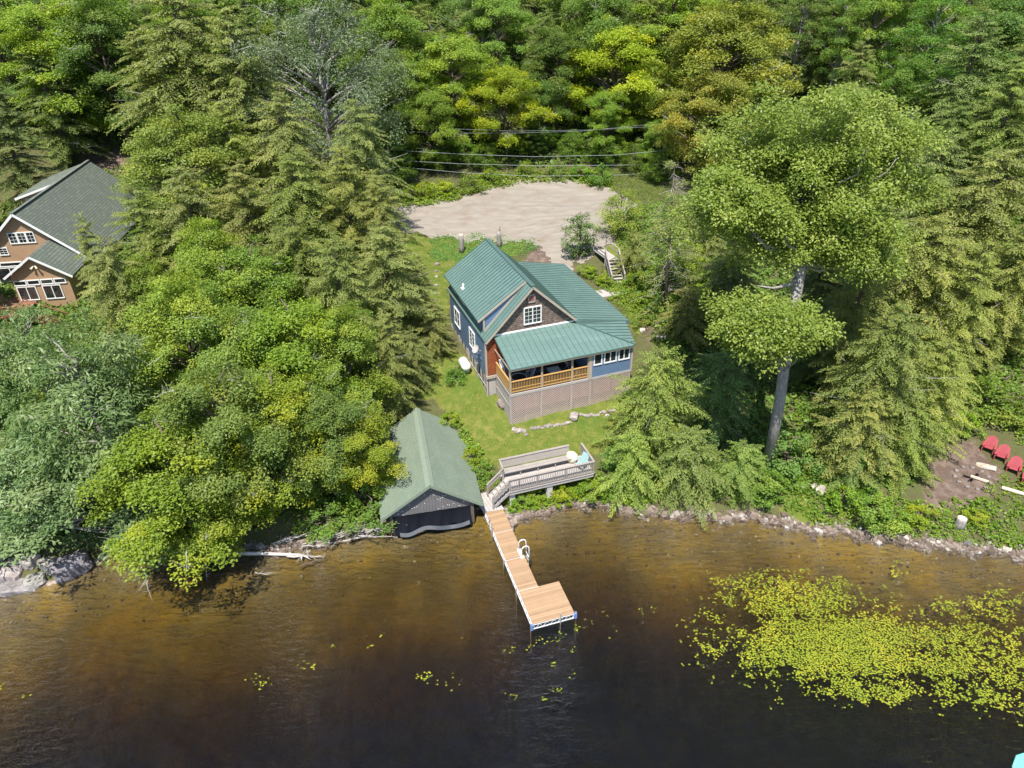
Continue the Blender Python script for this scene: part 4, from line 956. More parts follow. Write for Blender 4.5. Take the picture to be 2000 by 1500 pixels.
# porch furniture
gr = empty('covered_grill', hpt(.55, 2.45, zd), HA, 'grey covered grill with a white edge in the left corner of the porch', 'grill')
b = MB(); b.slab([(-.38,-.35,1.0), (.38,-.35,1.0), (.38,.3,1.15), (-.38,.3,1.15)], .85); b.build('cover', M['greyplastic'], gr); b = MB(); b.tube([(-.42,-.42,.25), (-.42,-.4,1.0), (-.38,.32,1.2)], .04, 8); b.tube([(-.38,.32,1.2), (.38,.32,1.2)], .04, 8); b.build('edge', M['white'], gr)
tb = empty('patio_table', hpt(.95, .85, zd), HA, 'round glass patio table with a white rim behind the porch railing', 'table')
b = MB(); b.tube([(0,0,.70), (0,0,.715)], .52, 28); b.build('glass_top', M['glass'], tb)
b = MB(); b.tube([(math.cos(k*PI/14)*.54, math.sin(k*PI/14)*.54, .71) for k in range(29)], .022, 6, False); b.build('rim', M['white'], tb)
for k in range(4):
    b = MB(); a = k*PI/2+.6; b.tube([(math.cos(a)*.45, math.sin(a)*.45, .7), (math.cos(a)*.5, math.sin(a)*.5, 0)], .018, 6); b.build('leg', M['white'], tb)
def folding_chair(loc, rz, label, col='white'):
    r = empty('patio_chair', loc, rz, label, 'chair')
    b = MB(); b.slab([(-.24,-.22,.43), (.24,-.22,.43), (.24,.22,.40), (-.24,.22,.40)], .03); b.build('seat', M[col], r)
    b = MB(); b.slab([(-.24,.23,.44), (.24,.23,.44), (.24,.36,.95), (-.24,.36,.95)], .03, (0, 1, 0)); b.build('backrest', M[col], r)
    for s in (-1, 1):
        b = MB(); b.tube([(s*.26,-.25,0), (s*.26,.2,.62), (s*.26,-.2,.64)], .014, 6); b.build('leg', M['alu'], r)
        b = MB(); b.tube([(s*.26,.3,0), (s*.26,-.1,.43), (s*.25,.36,.95)], .014, 6); b.build('leg', M['alu'], r)
folding_chair(hpt(5.15, 1.75, zd), HA+.6, 'grey patio chair at the right end of the porch', 'greyplastic')
folding_chair(hpt(1.9, 1.3, zd), HA-1.3, 'dark patio chair right of the round glass table', 'greyplastic')
o = empty('coffee_table', hpt(3.75, 1.15, zd), HA, 'low white square table in the middle of the porch', 'table')
b = MB(); b.box(-.42,.42,-.42,.42,.46,.54); b.build('tabletop', M['white'], o)
for sx_ in (-.36, .36):
    for sy_ in (-.36, .36): b = MB(); b.box(sx_-.04, sx_+.04, sy_-.04, sy_+.04, 0, .46); b.build('leg', M['greyplastic'], o)
o = empty('outdoor_sofa', hpt(3.2, 2.2, zd), HA, 'dark outdoor sofa against the back of the porch', 'sofa')
b = MB(); b.box(-1.0, 1.0, -.35, .3, .1, .42); b.build('seat', M['tarpgrey'], o); b = MB(); b.box(-1.0, 1.0, .3, .45, .1, .85); b.build('backrest', M['tarpgrey'], o)
for s in (-1.12, 1.0): b = MB(); b.box(s, s+.12, -.35, .45, .1, .62); b.build('armrest', M['tarpgrey'], o)
b = MB(); p = hpt(5.1, .35, zd)
o = empty('folded_drying_rack', p, HA, 'white folded wire rack leaning behind the right part of the porch railing', 'rack')
for k in range(5): b.tube([(-.3+.15*k, 0, .05), (.3-.15*k+.1, .12, .7)], .014, 5)
b.tube([(-.35, 0, .3), (.4, .05, .3)], .014, 5); b.build('frame', M['white'], o)

# ------------------------------------------------------------------ boathouse
BA = math.radians(11.3); bo = Vector((-4.98, 32.55, 0)); BL = 8.5; BWd = 3.13; BZE, BZR = 1.42, 3.5
bh = empty('boathouse', (bo.x, bo.y, 0), BA, 'grey-boarded boathouse with a sage green metal roof and a black curtain over the water', 'boathouse')
b = MB(); b.slab([(0,0,BZR), (-BWd,0,BZE), (-BWd,BL,BZE), (0,BL,BZR)], .08); b.slab([(0,BL,BZR), (BWd,BL,BZE), (BWd,0,BZE), (0,0,BZR)], .08)
b.cur = 0
for s in (-1, 1):
    k = .08
    while k < BL: b.bar((s*.1, k, BZR-.045), (s*BWd, k, BZE+.012), .06, .03); k += .235
b.cur = 1; b.slab([(-.26,-.02,BZR-.09), (-.26,BL+.02,BZR-.09), (0,BL+.02,BZR+.075), (0,-.02,BZR+.075)], .02); b.slab([(0,-.02,BZR+.075), (0,BL+.02,BZR+.075), (.26,BL+.02,BZR-.09), (.26,-.02,BZR-.09)], .02)
for s in (-1, 1): b.bar((0, -.03, BZR-.04), (s*BWd, -.03, BZE-.04), .03, .16)
b.build('roof', [M['boatroof'], M['ridgecap']], bh)
b = MB(); u = -2.5
while u < 2.5:
    zt = BZR-.16-abs(u+.09)*(BZR-BZE)/BWd; b.box(u, u+.172, .26+random.uniform(0, .015), .30, 1.28+random.uniform(-.01, .01), zt); u += .182
for s in (-1, 1): b.bar((0, .18, BZR-.26), (s*2.9, .18, BZE-.1), .05, .14)
b.cur = 1
for i in range(26):
    u = random.uniform(-2.2, 2.2); zz = random.uniform(1.35, max(1.4, 3.1-abs(u)*.66)); b.box(u-.022, u+.022, .235, .25, zz-.022, zz+.022)
b.cur = 2; b.slab([(-2.5,.31,1.3), (2.5,.31,1.3), (0,.31,3.2)], .03, (0, 1, 0))  # near-black sheet paints the shade in the gaps between boards
b.build('gable_boards', [M['darkgrey'], M['white'], M['void']], bh)
b = MB()
for i in range(14):
    for k in range(1): b.box(-2.35+i*.35+random.uniform(-.06, .06), -2.35+i*.35+.06, .64, .66, 1.95+random.random()*max(0.05, (1.55-abs(-2.35+i*.35)*.62)), 2.0+random.random()*max(.05, (1.5-abs(-2.35+i*.35)*.62)))
b = MB()
for s in (-1, 1):
    k = .7
    while k < BL-.2: b.box(s*2.55-.02, s*2.55+.02, k, k+.17, -.2 if k < 2.5 else .2, BZE+.22); k += .18
u = -2.5
while u < 2.5: b.box(u, u+.172, BL-.35, BL-.3, .3, BZR-.2-abs(u+.09)*.66); u += .182
b.build('wall', M['darkgrey'], bh)
for s in (-2.5, 2.45): b = MB(); b.box(s-.1, s+.1, .2, .38, -1.0, 1.6); b.build('corner_post', M['brown'], bh)
# curtain
n = 40; vs = []; fs = []
for j in range(7):
    for i in range(n+1):
        u = -2.38+4.7*i/n; q = j/6; vs.append((u, .2-.05*math.sin(i*1.1+j*.4)*q-.22*q*q-(.12*math.sin(i*.37)*q), 1.3-q*(1.2+.1*math.sin(i*.31+.8))))
for j in range(6):
    for i in range(n): fs.append((j*(n+1)+i, (j+1)*(n+1)+i, (j+1)*(n+1)+i+1, j*(n+1)+i+1))
b = MB(); b.add(vs, fs); b.build('curtain', M['tarp'], bh, True)
vs = [(-2.1+4.3*i/30, -.08-.06*math.sin(i*.5)-(.16 if j else 0), .34-.14*math.sin(i*.33+.5)-.18*j) for j in range(2) for i in range(31)]
b = MB(); b.add(vs, [(i, 31+i, 32+i, i+1) for i in range(30)]); b.build('curtain_hem', M['tarpgrey'], bh, True)
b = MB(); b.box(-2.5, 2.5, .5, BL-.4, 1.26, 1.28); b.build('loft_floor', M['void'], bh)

# ------------------------------------------------------------------ dock
DA = math.radians(16.9)
dk = empty('dock', (.79, 24.85, .41), DA, 'L-shaped cedar dock on a white truss frame', 'dock')
secs = [(0, 2.41, 0, 2.38), (0, 1.19, 2.4, 4.78), (0, 1.19, 4.8, 7.18), (0, 1.19, 7.2, 9.56)]
for a0, a1, c0, c1 in secs: b = MB(); b.box(a0+.03, a1-.03, c0+.02, c1-.02, -.05, 0); b.build('deck_section', M['dock'], dk)
def truss(b, p, q, n):
    p, q = Vector(p), Vector(q); dn = Vector((0, 0, -.30)); b.bar(p, q, .03, .04); b.bar(p+dn, q+dn, .04, .045)
    for i in range(n):
        a_, c_ = p.lerp(q, i/n), p.lerp(q, (i+1)/n); m_ = a_.lerp(c_, .5)+dn; b.bar(a_, m_, .022, .022); b.bar(m_, c_, .022, .022)
b = MB(); tz = -.07
truss(b, (0.02,0.02,tz), (2.41,0.02,tz), 6); truss(b, (0.02,0.02,tz), (0.02,9.56,tz), 22); truss(b, (2.36,0,tz), (2.36,2.34,tz), 6); truss(b, (1.22,2.34,tz), (2.36,2.34,tz), 3); truss(b, (1.14,2.42,tz), (1.14,9.56,tz), 18)
for y in (2.39, 4.79, 7.19): b.box(0, 1.2, y-.02, y+.02, -.10, -.03)
b.build('truss_frame', M['alu'], dk)
for (x, y) in ((-.02, -.02), (2.43, -.02)): b = MB(); b.box(x-.06, x+.06, y-.06, y+.06, -.36, .02); b.build('corner_cap', M['bluecap'], dk)
for (x, y, t0, b0) in ((1.55,-.08,.42,-1.8),(-.08,2.5,.05,-1.6),(-.08,4.9,.05,-1.5),(-.08,7.3,.75,-1.2),(-.02,8.1,.5,-1.0),(1.28,7.35,.75,-1.2),(2.47,.05,.05,-1.8),(-.05,.1,.02,-1.8),(1.27,4.8,.02,-1.4)):
    b = MB(); b.tube([(x, y, b0-.6), (x, y, t0)], .028, 8); b.build('leg_pipe', M['steel'], dk)
ld = empty('dock_ladder', dk.matrix_world @ Vector((0,0,0)), DA, 'white tubular swim ladder with two hoop handrails on the right side of the dock', 'ladder')
ld.location = Vector((.79, 24.85, .41))+Matrix.Rotation(DA, 3, 'Z') @ Vector((1.22, 5.05, 0))
for y in (-.28, .28):
    b = MB(); b.tube([(-.22, y, 0)]+[(-.22+.22*(1-math.cos(a)), y, .55+.22*math.sin(a)) for a in np.linspace(0, PI, 9)]+[(.24, y, -1.0)], .032, 8); b.build('handrail', M['white'], ld, True)
for z in (-.25, -.55, -.85): b = MB(); b.tube([(.23, -.28, z), (.23, .28, z)], .03, 8); b.build('rung', M['white'], ld)
b = MB(); b.box(-.3, -.12, -.4, .4, 0.0, .02); b.build('mounting_plate', M['white'], ld)
# landing of weathered boards between boathouse and dock
lp = [P(u, v, .45) for u, v in [(925,972),(966,962),(1000,1003),(942,1008)]]
c = sum(lp, Vector())/4; ln = empty('landing_boards', (c.x, c.y, .3), 0, 'small landing of weathered grey boards between the boathouse and the dock', 'landing')
b = MB()
A_, B_, C_, D_ = P(922,968,.46)-c, P(960,958,.46)-c, P(985,994,.46)-c, P(944,1000,.46)-c
for k in range(6):
    s0, s1 = k/6+.008, (k+1)/6-.008; b.slab([tuple(Vector(A_).lerp(B_, s0)), tuple(Vector(A_).lerp(B_, s1)), tuple(Vector(D_).lerp(C_, s1)), tuple(Vector(D_).lerp(C_, s0))], .05)
b.build('boards', M['greyboard'], ln, dz=.15)
def G(u, v, z=2.0):
    for _ in range(14): p = P(u, v, z); z = .5*z+.5*gz(p.x, p.y)
    return Vector((p.x, p.y, gz(p.x, p.y)))
# ------------------------------------------------------------------ bank deck
KA = math.radians(17.3); KZ = 1.55
kd = empty('bank_deck', (-.31, 34.15, .7), KA, 'weathered grey wooden deck on concrete blocks by the shore, with bench and baluster railing', 'deck')
def kb(b, n, m, par=None): return b.build(n, m, par or kd, dz=-.7)
b = MB(); y = .02
k = 0.0
while k < 5.7: b.box(k, k+.132, 0.02, 2.0, KZ-.04, KZ); k += .142
kb(b, 'floor_boards', M['greyboard'])
b = MB(); b.box(0, 5.7, -.04, .0, KZ-.28, KZ-.02); b.box(-.03, 5.7, -.09, -.045, KZ-.03, KZ+.02); b.box(5.7, 5.74, 0, 2.0, KZ-.26, KZ-.02); b.box(-.04, 0, 1.25, 2.0, KZ-.26, KZ-.02); b.box(.3, 5.5, .9, .95, KZ-.28, KZ-.045)
kb(b, 'rim_joist', M['greyboard'])
b = MB(); zt = KZ+.92
b.box(.0, 5.74, -.08, .06, zt, zt+.04); b.box(.04, 5.7, -.03, .03, zt-.14, zt-.05); b.box(.04, 5.7, -.03, .03, KZ+.07, KZ+.13)
k = .12
while k < 5.68: b.box(k-.019, k+.019, -.065, -.032, KZ+.0, zt-.02); k += .118
for k in (.04, 1.9, 3.8, 5.68): b.box(k-.045, k+.045, -.03, .05, KZ-.1, zt)
kb(b, 'front_railing', M['grey'])
b = MB(); b.box(5.64, 5.76, .06, 2.1, zt, zt+.04); b.box(5.67, 5.71, .06, 2.0, KZ+.5, zt-.0); b.box(5.65, 5.74, 1.92, 2.02, KZ-.1, zt)
kb(b, 'side_railing', M['grey'])
b = MB(); b.box(.02, 4.75, 1.28, 1.52, KZ+.42, KZ+.46); b.box(.02, 4.75, 1.54, 1.78, KZ+.42, KZ+.46)
for k in (1.2, 2.4, 3.6, 4.65): b.box(k-.04, k+.04, 1.35, 1.43, KZ, KZ+.42)
kb(b, 'bench_seat', M['grey'])
b = MB()
for j in range(3): b.slab([(.0, 1.86+j*.05, KZ+.48+j*.17), (4.77, 1.86+j*.05, KZ+.48+j*.17), (4.77, 1.89+j*.05, KZ+.63+j*.17), (0, 1.89+j*.05, KZ+.63+j*.17)], .03, (0, 1, 0))
b.box(-.03, 4.8, 1.95, 2.12, KZ+1.0, KZ+1.035); b.box(-.05, .05, 1.25, 1.35, KZ-.3, KZ+.86); b.bar((0, 1.3, KZ+.84), (0, 2.0, KZ+1.0), .09, .04)
kb(b, 'bench_back', M['grey'])
b = MB(); zf = .5
for j in range(4): z = KZ-(j+1)*.225; b.box(-.26*(j+1), -.26*j+.02, .0, 1.22, z-.04, z)
for yy in (.0, 1.2): b.slab([(-.0, yy, KZ), (-1.05, yy, zf+.12), (-1.05, yy, zf-.1), (0, yy, KZ-.25)], .04, (0, 1, 0))
kb(b, 'stairs', M['greyboard'])
b = MB()
for yy in (-.02, 1.24):
    b.box(-1.12, -1.03, yy-.04, yy+.05, .3, 1.42); b.bar((.03, yy, zt+.02), (-1.1, yy, 1.44), .12, .04); b.bar((.03, yy, zt-.22), (-1.1, yy, 1.16), .03, .12)
    if yy < 0: b.bar((.03, yy, zt-.42), (-1.1, yy, .98), .03, .12)
    kb(b, 'stair_railing', M['grey']); b = MB()
for (u, v, w_, hh) in ((516, 830, .34, .8), (1055, 720, .36, .85)):
    p = P(930+u/7.407, 860+v/7.407, .9); b = MB(); zz = gz(p.x, p.y)-.15; bz = KZ-.3
    for q in range(4): b.box(-w_/2+random.uniform(-.01, .01), w_/2, -w_/2, w_/2, zz+(bz-zz)*q/4+.008, zz+(bz-zz)*(q+1)/4)
    o = b.build('block_pillar', M['concrete'], kd); inv = Matrix.Rotation(-KA, 3, 'Z'); l = inv @ Vector((p.x+.31, p.y-34.15+.15, 0)); o.location = (l.x, l.y, -.7)
def kpt(x, y, z=KZ): r = Matrix.Rotation(KA, 3, 'Z') @ Vector((x, y, 0)); return Vector((-.31+r.x, 34.15+r.y, z))
def beach_chair(loc, rz, label):
    r = empty('beach_chair', loc, rz, label, 'chair')
    b = MB(); b.slab([(-.28,-.3,.36), (.28,-.3,.36), (.28,.22,.30), (-.28,.22,.30)], .035); b.build('seat', M['teal'], r)
    b = MB(); b.slab([(-.28,.2,.32), (.28,.2,.32), (.27,.5,.92), (-.27,.5,.92)], .035, (0, 1, 0)); b.build('backrest', M['teal'], r)
    for s in (-1, 1):
        b = MB(); b.box(s*.33-.05, s*.33+.05, -.3, .32, .54, .57); b.build('armrest', M['teal'], r)
        b = MB(); b.tube([(s*.31,-.28,0), (s*.31,-.22,.54)], .018, 6); b.build('leg', M['white'], r); b = MB(); b.tube([(s*.31,.3,0), (s*.31,.24,.54)], .018, 6); b.build('leg', M['white'], r)
beach_chair(kpt(5.15, .75), KA-1.1, 'pale teal plastic chair at the right end of the bank deck')
b = MB(); b.tube([(0,0,0), (.03,0,.12), (0,.03,.42), (-.04,0,.6), (0,0,.66)], [.26,.36,.40,.28,.05], 14)
o = b.build('cushion_bag', M['cream'], None, True); o.location = kpt(4.85, 1.62); tag(o, 'round cream cushion bag beside the bench on the bank deck', 'bag')
for i, (u, v) in enumerate(((1014, 955), (1084, 940))):
    p = P(u, v, 1.1); b = MB(); b.tube([(0,0,-.9), (.02,0,1.0)], .025, 6); o = b.build('rusty_stake', M['maroon']); o.location = (p.x, p.y-.1, .9); tag(o, ('left' if i == 0 else 'right')+' rusty metal stake in front of the bank deck railing', 'stake')

# ------------------------------------------------------------------ upper stairs and walkway
up = empty('wooden_stairs', (9.65, 58.4, 4.6), math.radians(8), 'weathered wooden stairs with railings leading from the gravel lot down to the walkway', 'stairs')
def ub(b, n, m): return b.build(n, m, up, dz=-4.6)
b = MB(); ns = 8; z0_, z1_ = 4.72, 6.25
for j in range(ns): z = z0_+(z1_-z0_)*(j+1)/ns; y = .12+.29*j; b.box(-.52, .52, y, y+.27, z-.05, z)
ub(b, 'treads', M['greyboard'])
for s in (-.56, .56): b = MB(); b.slab([(s-.02, .05, 4.85), (s-.02, 2.5, 6.28), (s-.02, 2.5, 6.0), (s-.02, .05, 4.5)], .04, (1, 0, 0)); ub(b, 'stringer', M['grey'])
b = MB()
for j in range(14): b.slab([(-.55-.025*j*1.6, 2.46+.17*j, 6.25), (.55-.025*j*1.6, 2.46+.17*j, 6.25), (.55-.025*j*1.6, 2.61+.17*j, 6.25), (-.55-.025*j*1.6, 2.61+.17*j, 6.25)], .05)
ub(b, 'upper_landing', M['greyboard'])
for s in (-.6, .6):
    b = MB()
    for (x, y, zb_, zt_) in ((s, .05, 4.4, 5.7), (s, 2.45, 5.4, 7.2), (s-.5, 4.8, 5.8, 7.2)): b.box(x-.05, x+.05, y-.05, y+.05, zb_, zt_)
    b.bar((s, .05, 5.68), (s, 2.45, 7.18), .12, .04); b.bar((s, .05, 5.25), (s, 2.45, 6.75), .03, .1)
    b.bar((s, 2.45, 7.18), (s-.5, 4.8, 7.18), .1, .04); b.bar((s, 2.45, 6.75), (s-.5, 4.8, 6.75), .03, .1)
    ub(b, 'railing', M['grey'])
wk = empty('walkway', (9.3, 57.3, 4.5), math.radians(20), 'weathered board walkway between the wooden stairs and the blue house', 'walkway')
b = MB()
for j in range(9): b.box(-2.4, 1.45, -.62+j*.16, -.47+j*.16, .02, .07)
for j in range(4): b.slab([(-.1, .82+j*.16, .08), (1.35, .82+j*.16, .08), (1.3, .96+j*.16, .08), (-.12, .96+j*.16, .08)], .05)
b.build('boards', M['greyboard'], wk); b = MB(); b.box(-2.4, 1.45, -.64, -.6, -.2, .015); b.box(1.4, 1.44, -.6, .8, -.2, .015); b.build('joist', M['grey'], wk)

# ------------------------------------------------------------------ the tan house
TZ = 4.0; th = empty('tan_house', (-43.73, 61.35, TZ), math.radians(7.69), 'large tan clapboard house with green shingle roofs and a red-stained deck at the left edge', 'house')
def tb_(b, n, m, par=None): return b.build(n, m, par or th, dz=-TZ)
zr = lambda u: 11.38-abs(u)*.88
b = MB(); b.box(-5.2, 5.2, .4, 18.3, 3.2, 6.7); b.slab([(-5.2, .4, 6.7), (5.2, .4, 6.7), (0, .4, 11.2)], .2, (0, 1, 0)); b.box(-.2, 4.4, -3.57, .4, 3.2, 6.95); b.slab([(-.2, -3.57, 6.95), (4.4, -3.57, 6.95), (2.1, -3.57, 8.6)], .2, (0, 1, 0)); b.slab([(-3.9,10.1,10.1), (-.3,10.1,11.2), (-.3,10.1,10.9), (-3.9,10.1,7.5)], .1, (0, 1, 0)); b.slab([(-3.9,10.1,10.1), (-3.9,17.4,10.1), (-3.9,17.4,7.5), (-3.9,10.1,7.5)], .1, (1, 0, 0))
tb_(b, 'wall', M['tan'])
b = MB(); b.slab([(0,0,11.38), (-5.7,0,zr(5.7)), (-5.7,18.77,zr(5.7)), (0,18.77,11.38)], .14); b.slab([(0,18.77,11.38), (5.7,18.77,zr(5.7)), (5.7,0,zr(5.7)), (0,0,11.38)], .14)
b.bar((0, -.02, 11.42), (0, 18.8, 11.42), .3, .05); tb_(b, 'roof', M['asphalt'])
b = MB(); b.slab([(2.08,-3.97,8.78), (-.55,-3.97,7.0), (-.55,4.5,7.0), (2.08,4.5,8.78)], .12); b.slab([(2.08,4.5,8.78), (5.0,4.5,6.8), (5.0,-3.97,6.8), (2.08,-3.97,8.78)], .12); tb_(b, 'wing_roof', M['asphalt'])
b = MB(); b.slab([(.0,9.8,11.44), (-4.3,9.8,10.1), (-4.3,17.6,10.1), (0,17.6,11.44)], .12); tb_(b, 'dormer_roof', M['asphalt'])
b = MB()
for s in (-1, 1): b.bar((0, -.03, 11.28), (s*5.7, -.03, zr(5.7)-.1), .04, .2)
tb_(b, 'fascia', M['white']); b = MB()
b.bar((2.08,-4.0,8.68), (-.55,-4.0,6.9), .04, .18); b.bar((2.08,-4.0,8.68), (5.0,-4.0,6.7), .04, .18); tb_(b, 'fascia', M['white']); b = MB(); b.bar((0,9.76,11.32), (-4.3,9.76,9.98), .04, .2); b.bar((-4.3,9.76,9.98), (-4.3,17.6,9.98), .04, .2)
tb_(b, 'fascia', M['white'])
for a in [(-1.15,-.55,8.6,9.5), (-.4,.2,8.6,9.5), (.35,.92,8.6,9.5), (-2.4,-1.75,7.6,8.2)]: hwin(a[0], a[1], a[2], a[3], .4, 2, 3, 1, root=th, dz=-TZ)
for a in [(-.05,.85), (1.05,1.95), (2.15,3.05), (3.25,4.1)]: hwin(a[0], a[1], 6.1, 6.45, -3.57, 1, 1, 1, root=th, dz=-TZ)
hwin(.0, 1.45, 4.7, 5.88, -3.57, 1, 1, 2, root=th, dz=-TZ); hwin(2.1, 3.5, 4.7, 5.88, -3.57, 1, 1, 2, root=th, dz=-TZ)
hwin(-4.6, -1.0, 4.7, 6.3, .4, 1, 1, 3, root=th, dz=-TZ); hwin(-4.6, -1.0, 6.5, 6.8, .4, 1, 1, 2, root=th, dz=-TZ)
hwin(-3.4, -2.6, 9.2, 9.85, 10.1, 1, 2, 1, root=th, dz=-TZ)
b = MB(); b.box(2.0, 2.2, -3.7, -3.57, 7.75, 7.9); b.tube([(2.02,-3.68,7.78), (1.85,-3.9,7.6)], [.05, .1], 8); b.tube([(2.18,-3.68,7.78), (2.35,-3.9,7.6)], [.05, .1], 8); tb_(b, 'floodlight', M['cream'])
b = MB()
k = -6.9
while k < -3.6: b.box(-6, 1.2, k, k+.13, 4.52, 4.56); k += .14
b.box(-6, -.25, -3.6, .35, 4.5, 4.55); tb_(b, 'deck_floor', M['redwood'])
b = MB(); b.box(-6, 1.25, -7.0, -6.88, 5.5, 5.55); b.box(-6, 1.2, -6.96, -6.92, 4.65, 4.7); b.box(1.16, 1.28, -6.9, -5.4, 5.5, 5.55)
k = -6
while k < 1.2: b.box(k, k+.04, -6.96, -6.92, 4.5, 5.5); k += .13
for k in (-4, -2, 0, 1.2): b.box(k-.06, k+.06, -7, -6.88, 3.0, 5.6)
b.bar((1.2,-6.9,5.5), (4.2,-6.9,3.9), .1, .05); b.bar((1.2,-5.4,5.5), (4.2,-5.4,3.9), .1, .05)
for j in range(18):
    q = j/17; b.box(1.25+2.9*q, 1.29+2.9*q, -6.92, -6.88, 4.5-1.55*q, 5.5-1.6*q)
tb_(b, 'deck_railing', M['redwood'])
b = MB()
for j in range(8): b.box(1.2+j*.38, 1.6+j*.38, -6.9, -5.4, 4.4-j*.19, 4.45-j*.19)
tb_(b, 'deck_stairs', M['redwood'])

# ------------------------------------------------------------------ power lines
for pts, y, lab in (([(640,284),(780,294),(900,301),(1040,306),(1200,303),(1330,291),(1450,276)], 84, 'upper of the three pale wires over the gravel lot'),
 ([(640,302),(790,314),(900,320),(1060,324),(1250,322),(1370,316),(1500,306)], 84, 'middle of the three pale wires over the gravel lot'),
 ([(640,312),(800,328),(900,337),(1040,344),(1200,342),(1325,336),(1460,328)], 84, 'lowest of the three pale wires over the gravel lot'),
 ([(700,238),(840,250),(1000,256),(1150,254),(1300,246)], 86, 'higher of the two thin wires in front of the back maples'),
 ([(700,250),(850,260),(1000,260),(1140,256),(1300,240)], 86, 'lower of the two thin wires in front of the back maples')):
    q = [P(u, v, y=y) for u, v in pts]; o0 = q[0].copy(); b = MB(); sub = []
    for i in range(len(q)-1):
        for k in range(4): sub.append(q[i].lerp(q[i+1], k/4)-o0)
    sub.append(q[-1]-o0); b.tube(sub, .019 if y == 84 else .011, 5); o = b.build('power_line', M['wire'], None, True); o.location = o0; tag(o, lab, 'wire', 'power lines above the lot')

# ------------------------------------------------------------------ stones, stumps, logs
from mathutils import noise as mnoise
def stone(name, loc, r, label=None, cat='rock', group=None, sq=(1, 1, .7), tint=(1, 1, 1), seed=0, sub=3, rz=0, rough=.35, bury=.35):
    import bmesh
    bm = bmesh.new(); bmesh.ops.create_icosphere(bm, subdivisions=sub, radius=1)
    for v in bm.verts:
        n = mnoise.noise(v.co*1.1+Vector((seed*7.3, 0, 0)))*1.1+mnoise.noise(v.co*2.6+Vector((seed, 3, 0)))*.45
        v.co *= 1+rough*n; q = .22; 
        for i in range(3): v.co[i] = max(-.82-.1*math.sin(seed+i), min(.78+.12*math.sin(seed*2+i), v.co[i]))
        v.co = Vector((v.co.x*sq[0]*r, v.co.y*sq[1]*r, v.co.z*sq[2]*r))
    me = bpy.data.meshes.new(name); bm.to_mesh(me); bm.free(); me.materials.append(M['stone'])
    o = bpy.data.objects.new(name, me); COL.objects.link(o); o.location = (loc[0], loc[1], loc[2]+r*sq[2]*(1-bury)*.6); o.rotation_euler = (0, 0, rz); o.color = (*tint, 1)
    return tag(o, label, cat, group)
BR = [(18,1122,.1,1.0,(1.3,1,.65),(1.15,1.08,1.1),'large smooth pinkish-grey boulder at the left edge of the shore'),(60,1100,.6,.6,(1,1,.8),(1.15,1.15,1.15),'pale boulder under the blue-green boughs at the left edge'),
 (100,1112,.2,.75,(1.1,.8,.8),(1.1,1.15,1.05),'lichen-spotted boulder between the large smooth one and the dark one'),(140,1112,.15,.95,(1.4,.8,.7),(.75,.75,.85),'long dark speckled boulder at the water left of the shaded cove'),
 (72,1138,.0,.6,(1,1,.7),(.95,1,.95),'small square rock in the water before the large boulders'),(38,1150,-.1,.9,(1.5,.7,.4),(.8,.8,.85),'flat slab half under water below the large smooth boulder'),
 (-5,1075,.9,1.0,(1,1,.9),(1.1,1.05,1.05),'boulder partly cut by the left edge'),(1122,817,1.95,.36,(1,1.1,.9),(1.15,1.1,1.1),'grey boulder on the lawn in front of the lattice'),
 (1187,813,2.1,.2,(1.2,1,.7),(1.5,1.45,1.4),'small pale stone right of the lawn boulder'),(1028,970,.5,.3,(1.2,1,.8),(1.3,1.25,1.2),'stone beside the left block pillar'),
 (980,793,2.2,.42,(.8,1.2,.8),(.9,.8,.75),'reddish rock at the foot of the board skirt corner'),(1002,1022,.0,.28,(1,1,.8),(1.2,1,.85),'tan rock in the water right of the dock'),(990,1010,.1,.3,(1.2,.8,.6),(1.1,.95,.85),'flat rock between the dock and the stony shore'),
 (1832,1060,.05,.14,(1,1,.8),(1.9,1.8,1.6),'small pale rock at the water edge below the chopping block'),(1965,1073,.0,.25,(1.2,1,.7),(1.8,1.7,1.4),'white rock in the shallow water at the lower right bank'),
 (1890,1062,.1,.28,(1.3,.8,.6),(.55,.55,.65),'dark wet rock at the water edge of the right bank'),(1600,958,1.2,.45,(1.3,1,.5),(1.3,1.25,1.15),'pale flat stone in the grassy gap behind the bank'),
 (1290,660,3.5,.4,(1.2,1,.6),(1.6,1.55,1.5),'pale stone right of the blue house, under the dead twigs'),(1255,646,3.5,.28,(1.3,1,.6),(1.9,1.9,1.85),'white stone near the right roof corner of the blue house')]
for i, (u, v, z, r, sq, tn, lab) in enumerate(BR):
    p = G(u, v, z) if z > .25 else P(u, v, z); nm = 'boulder' if r > .5 else 'stone'
    stone(nm, p, r, lab, nm, None, sq, tn, i+3, rz=i*1.3)
S0 = [stone('edging_stone', (0, 0, -50), .16, None, 'stone', None, (1.2, .9, .6), (1.35, 1.3, 1.2), 50+k, 2) for k in range(4)]
def row(pts, n, z, lab, grp, s=(.7, 1.3)):
    global S0
    for i in range(n):
        f = i/max(1, n-1)*(len(pts)-1); a = int(min(f, len(pts)-2)); u = pts[a][0]+(pts[a+1][0]-pts[a][0])*(f-a); v = pts[a][1]+(pts[a+1][1]-pts[a][1])*(f-a)
        p = G(u+random.uniform(-2, 2), v+random.uniform(-2, 2), z); o = S0[i % 4].copy(); COL.objects.link(o); k = random.uniform(*s); o.scale = (k, k, k); o.rotation_euler = (0, 0, random.random()*6); o.location = p+Vector((0, 0, .02)); g_ = random.uniform(.8, 1.4); o.color = (g_, g_*.97, g_*.93, 1); tag(o, lab, 'stone', grp)
row([(1040,838),(1075,832),(1115,825)], 16, 2, 'small pale stone in the row left of the lawn boulder', 'stone row left of the lawn boulder')
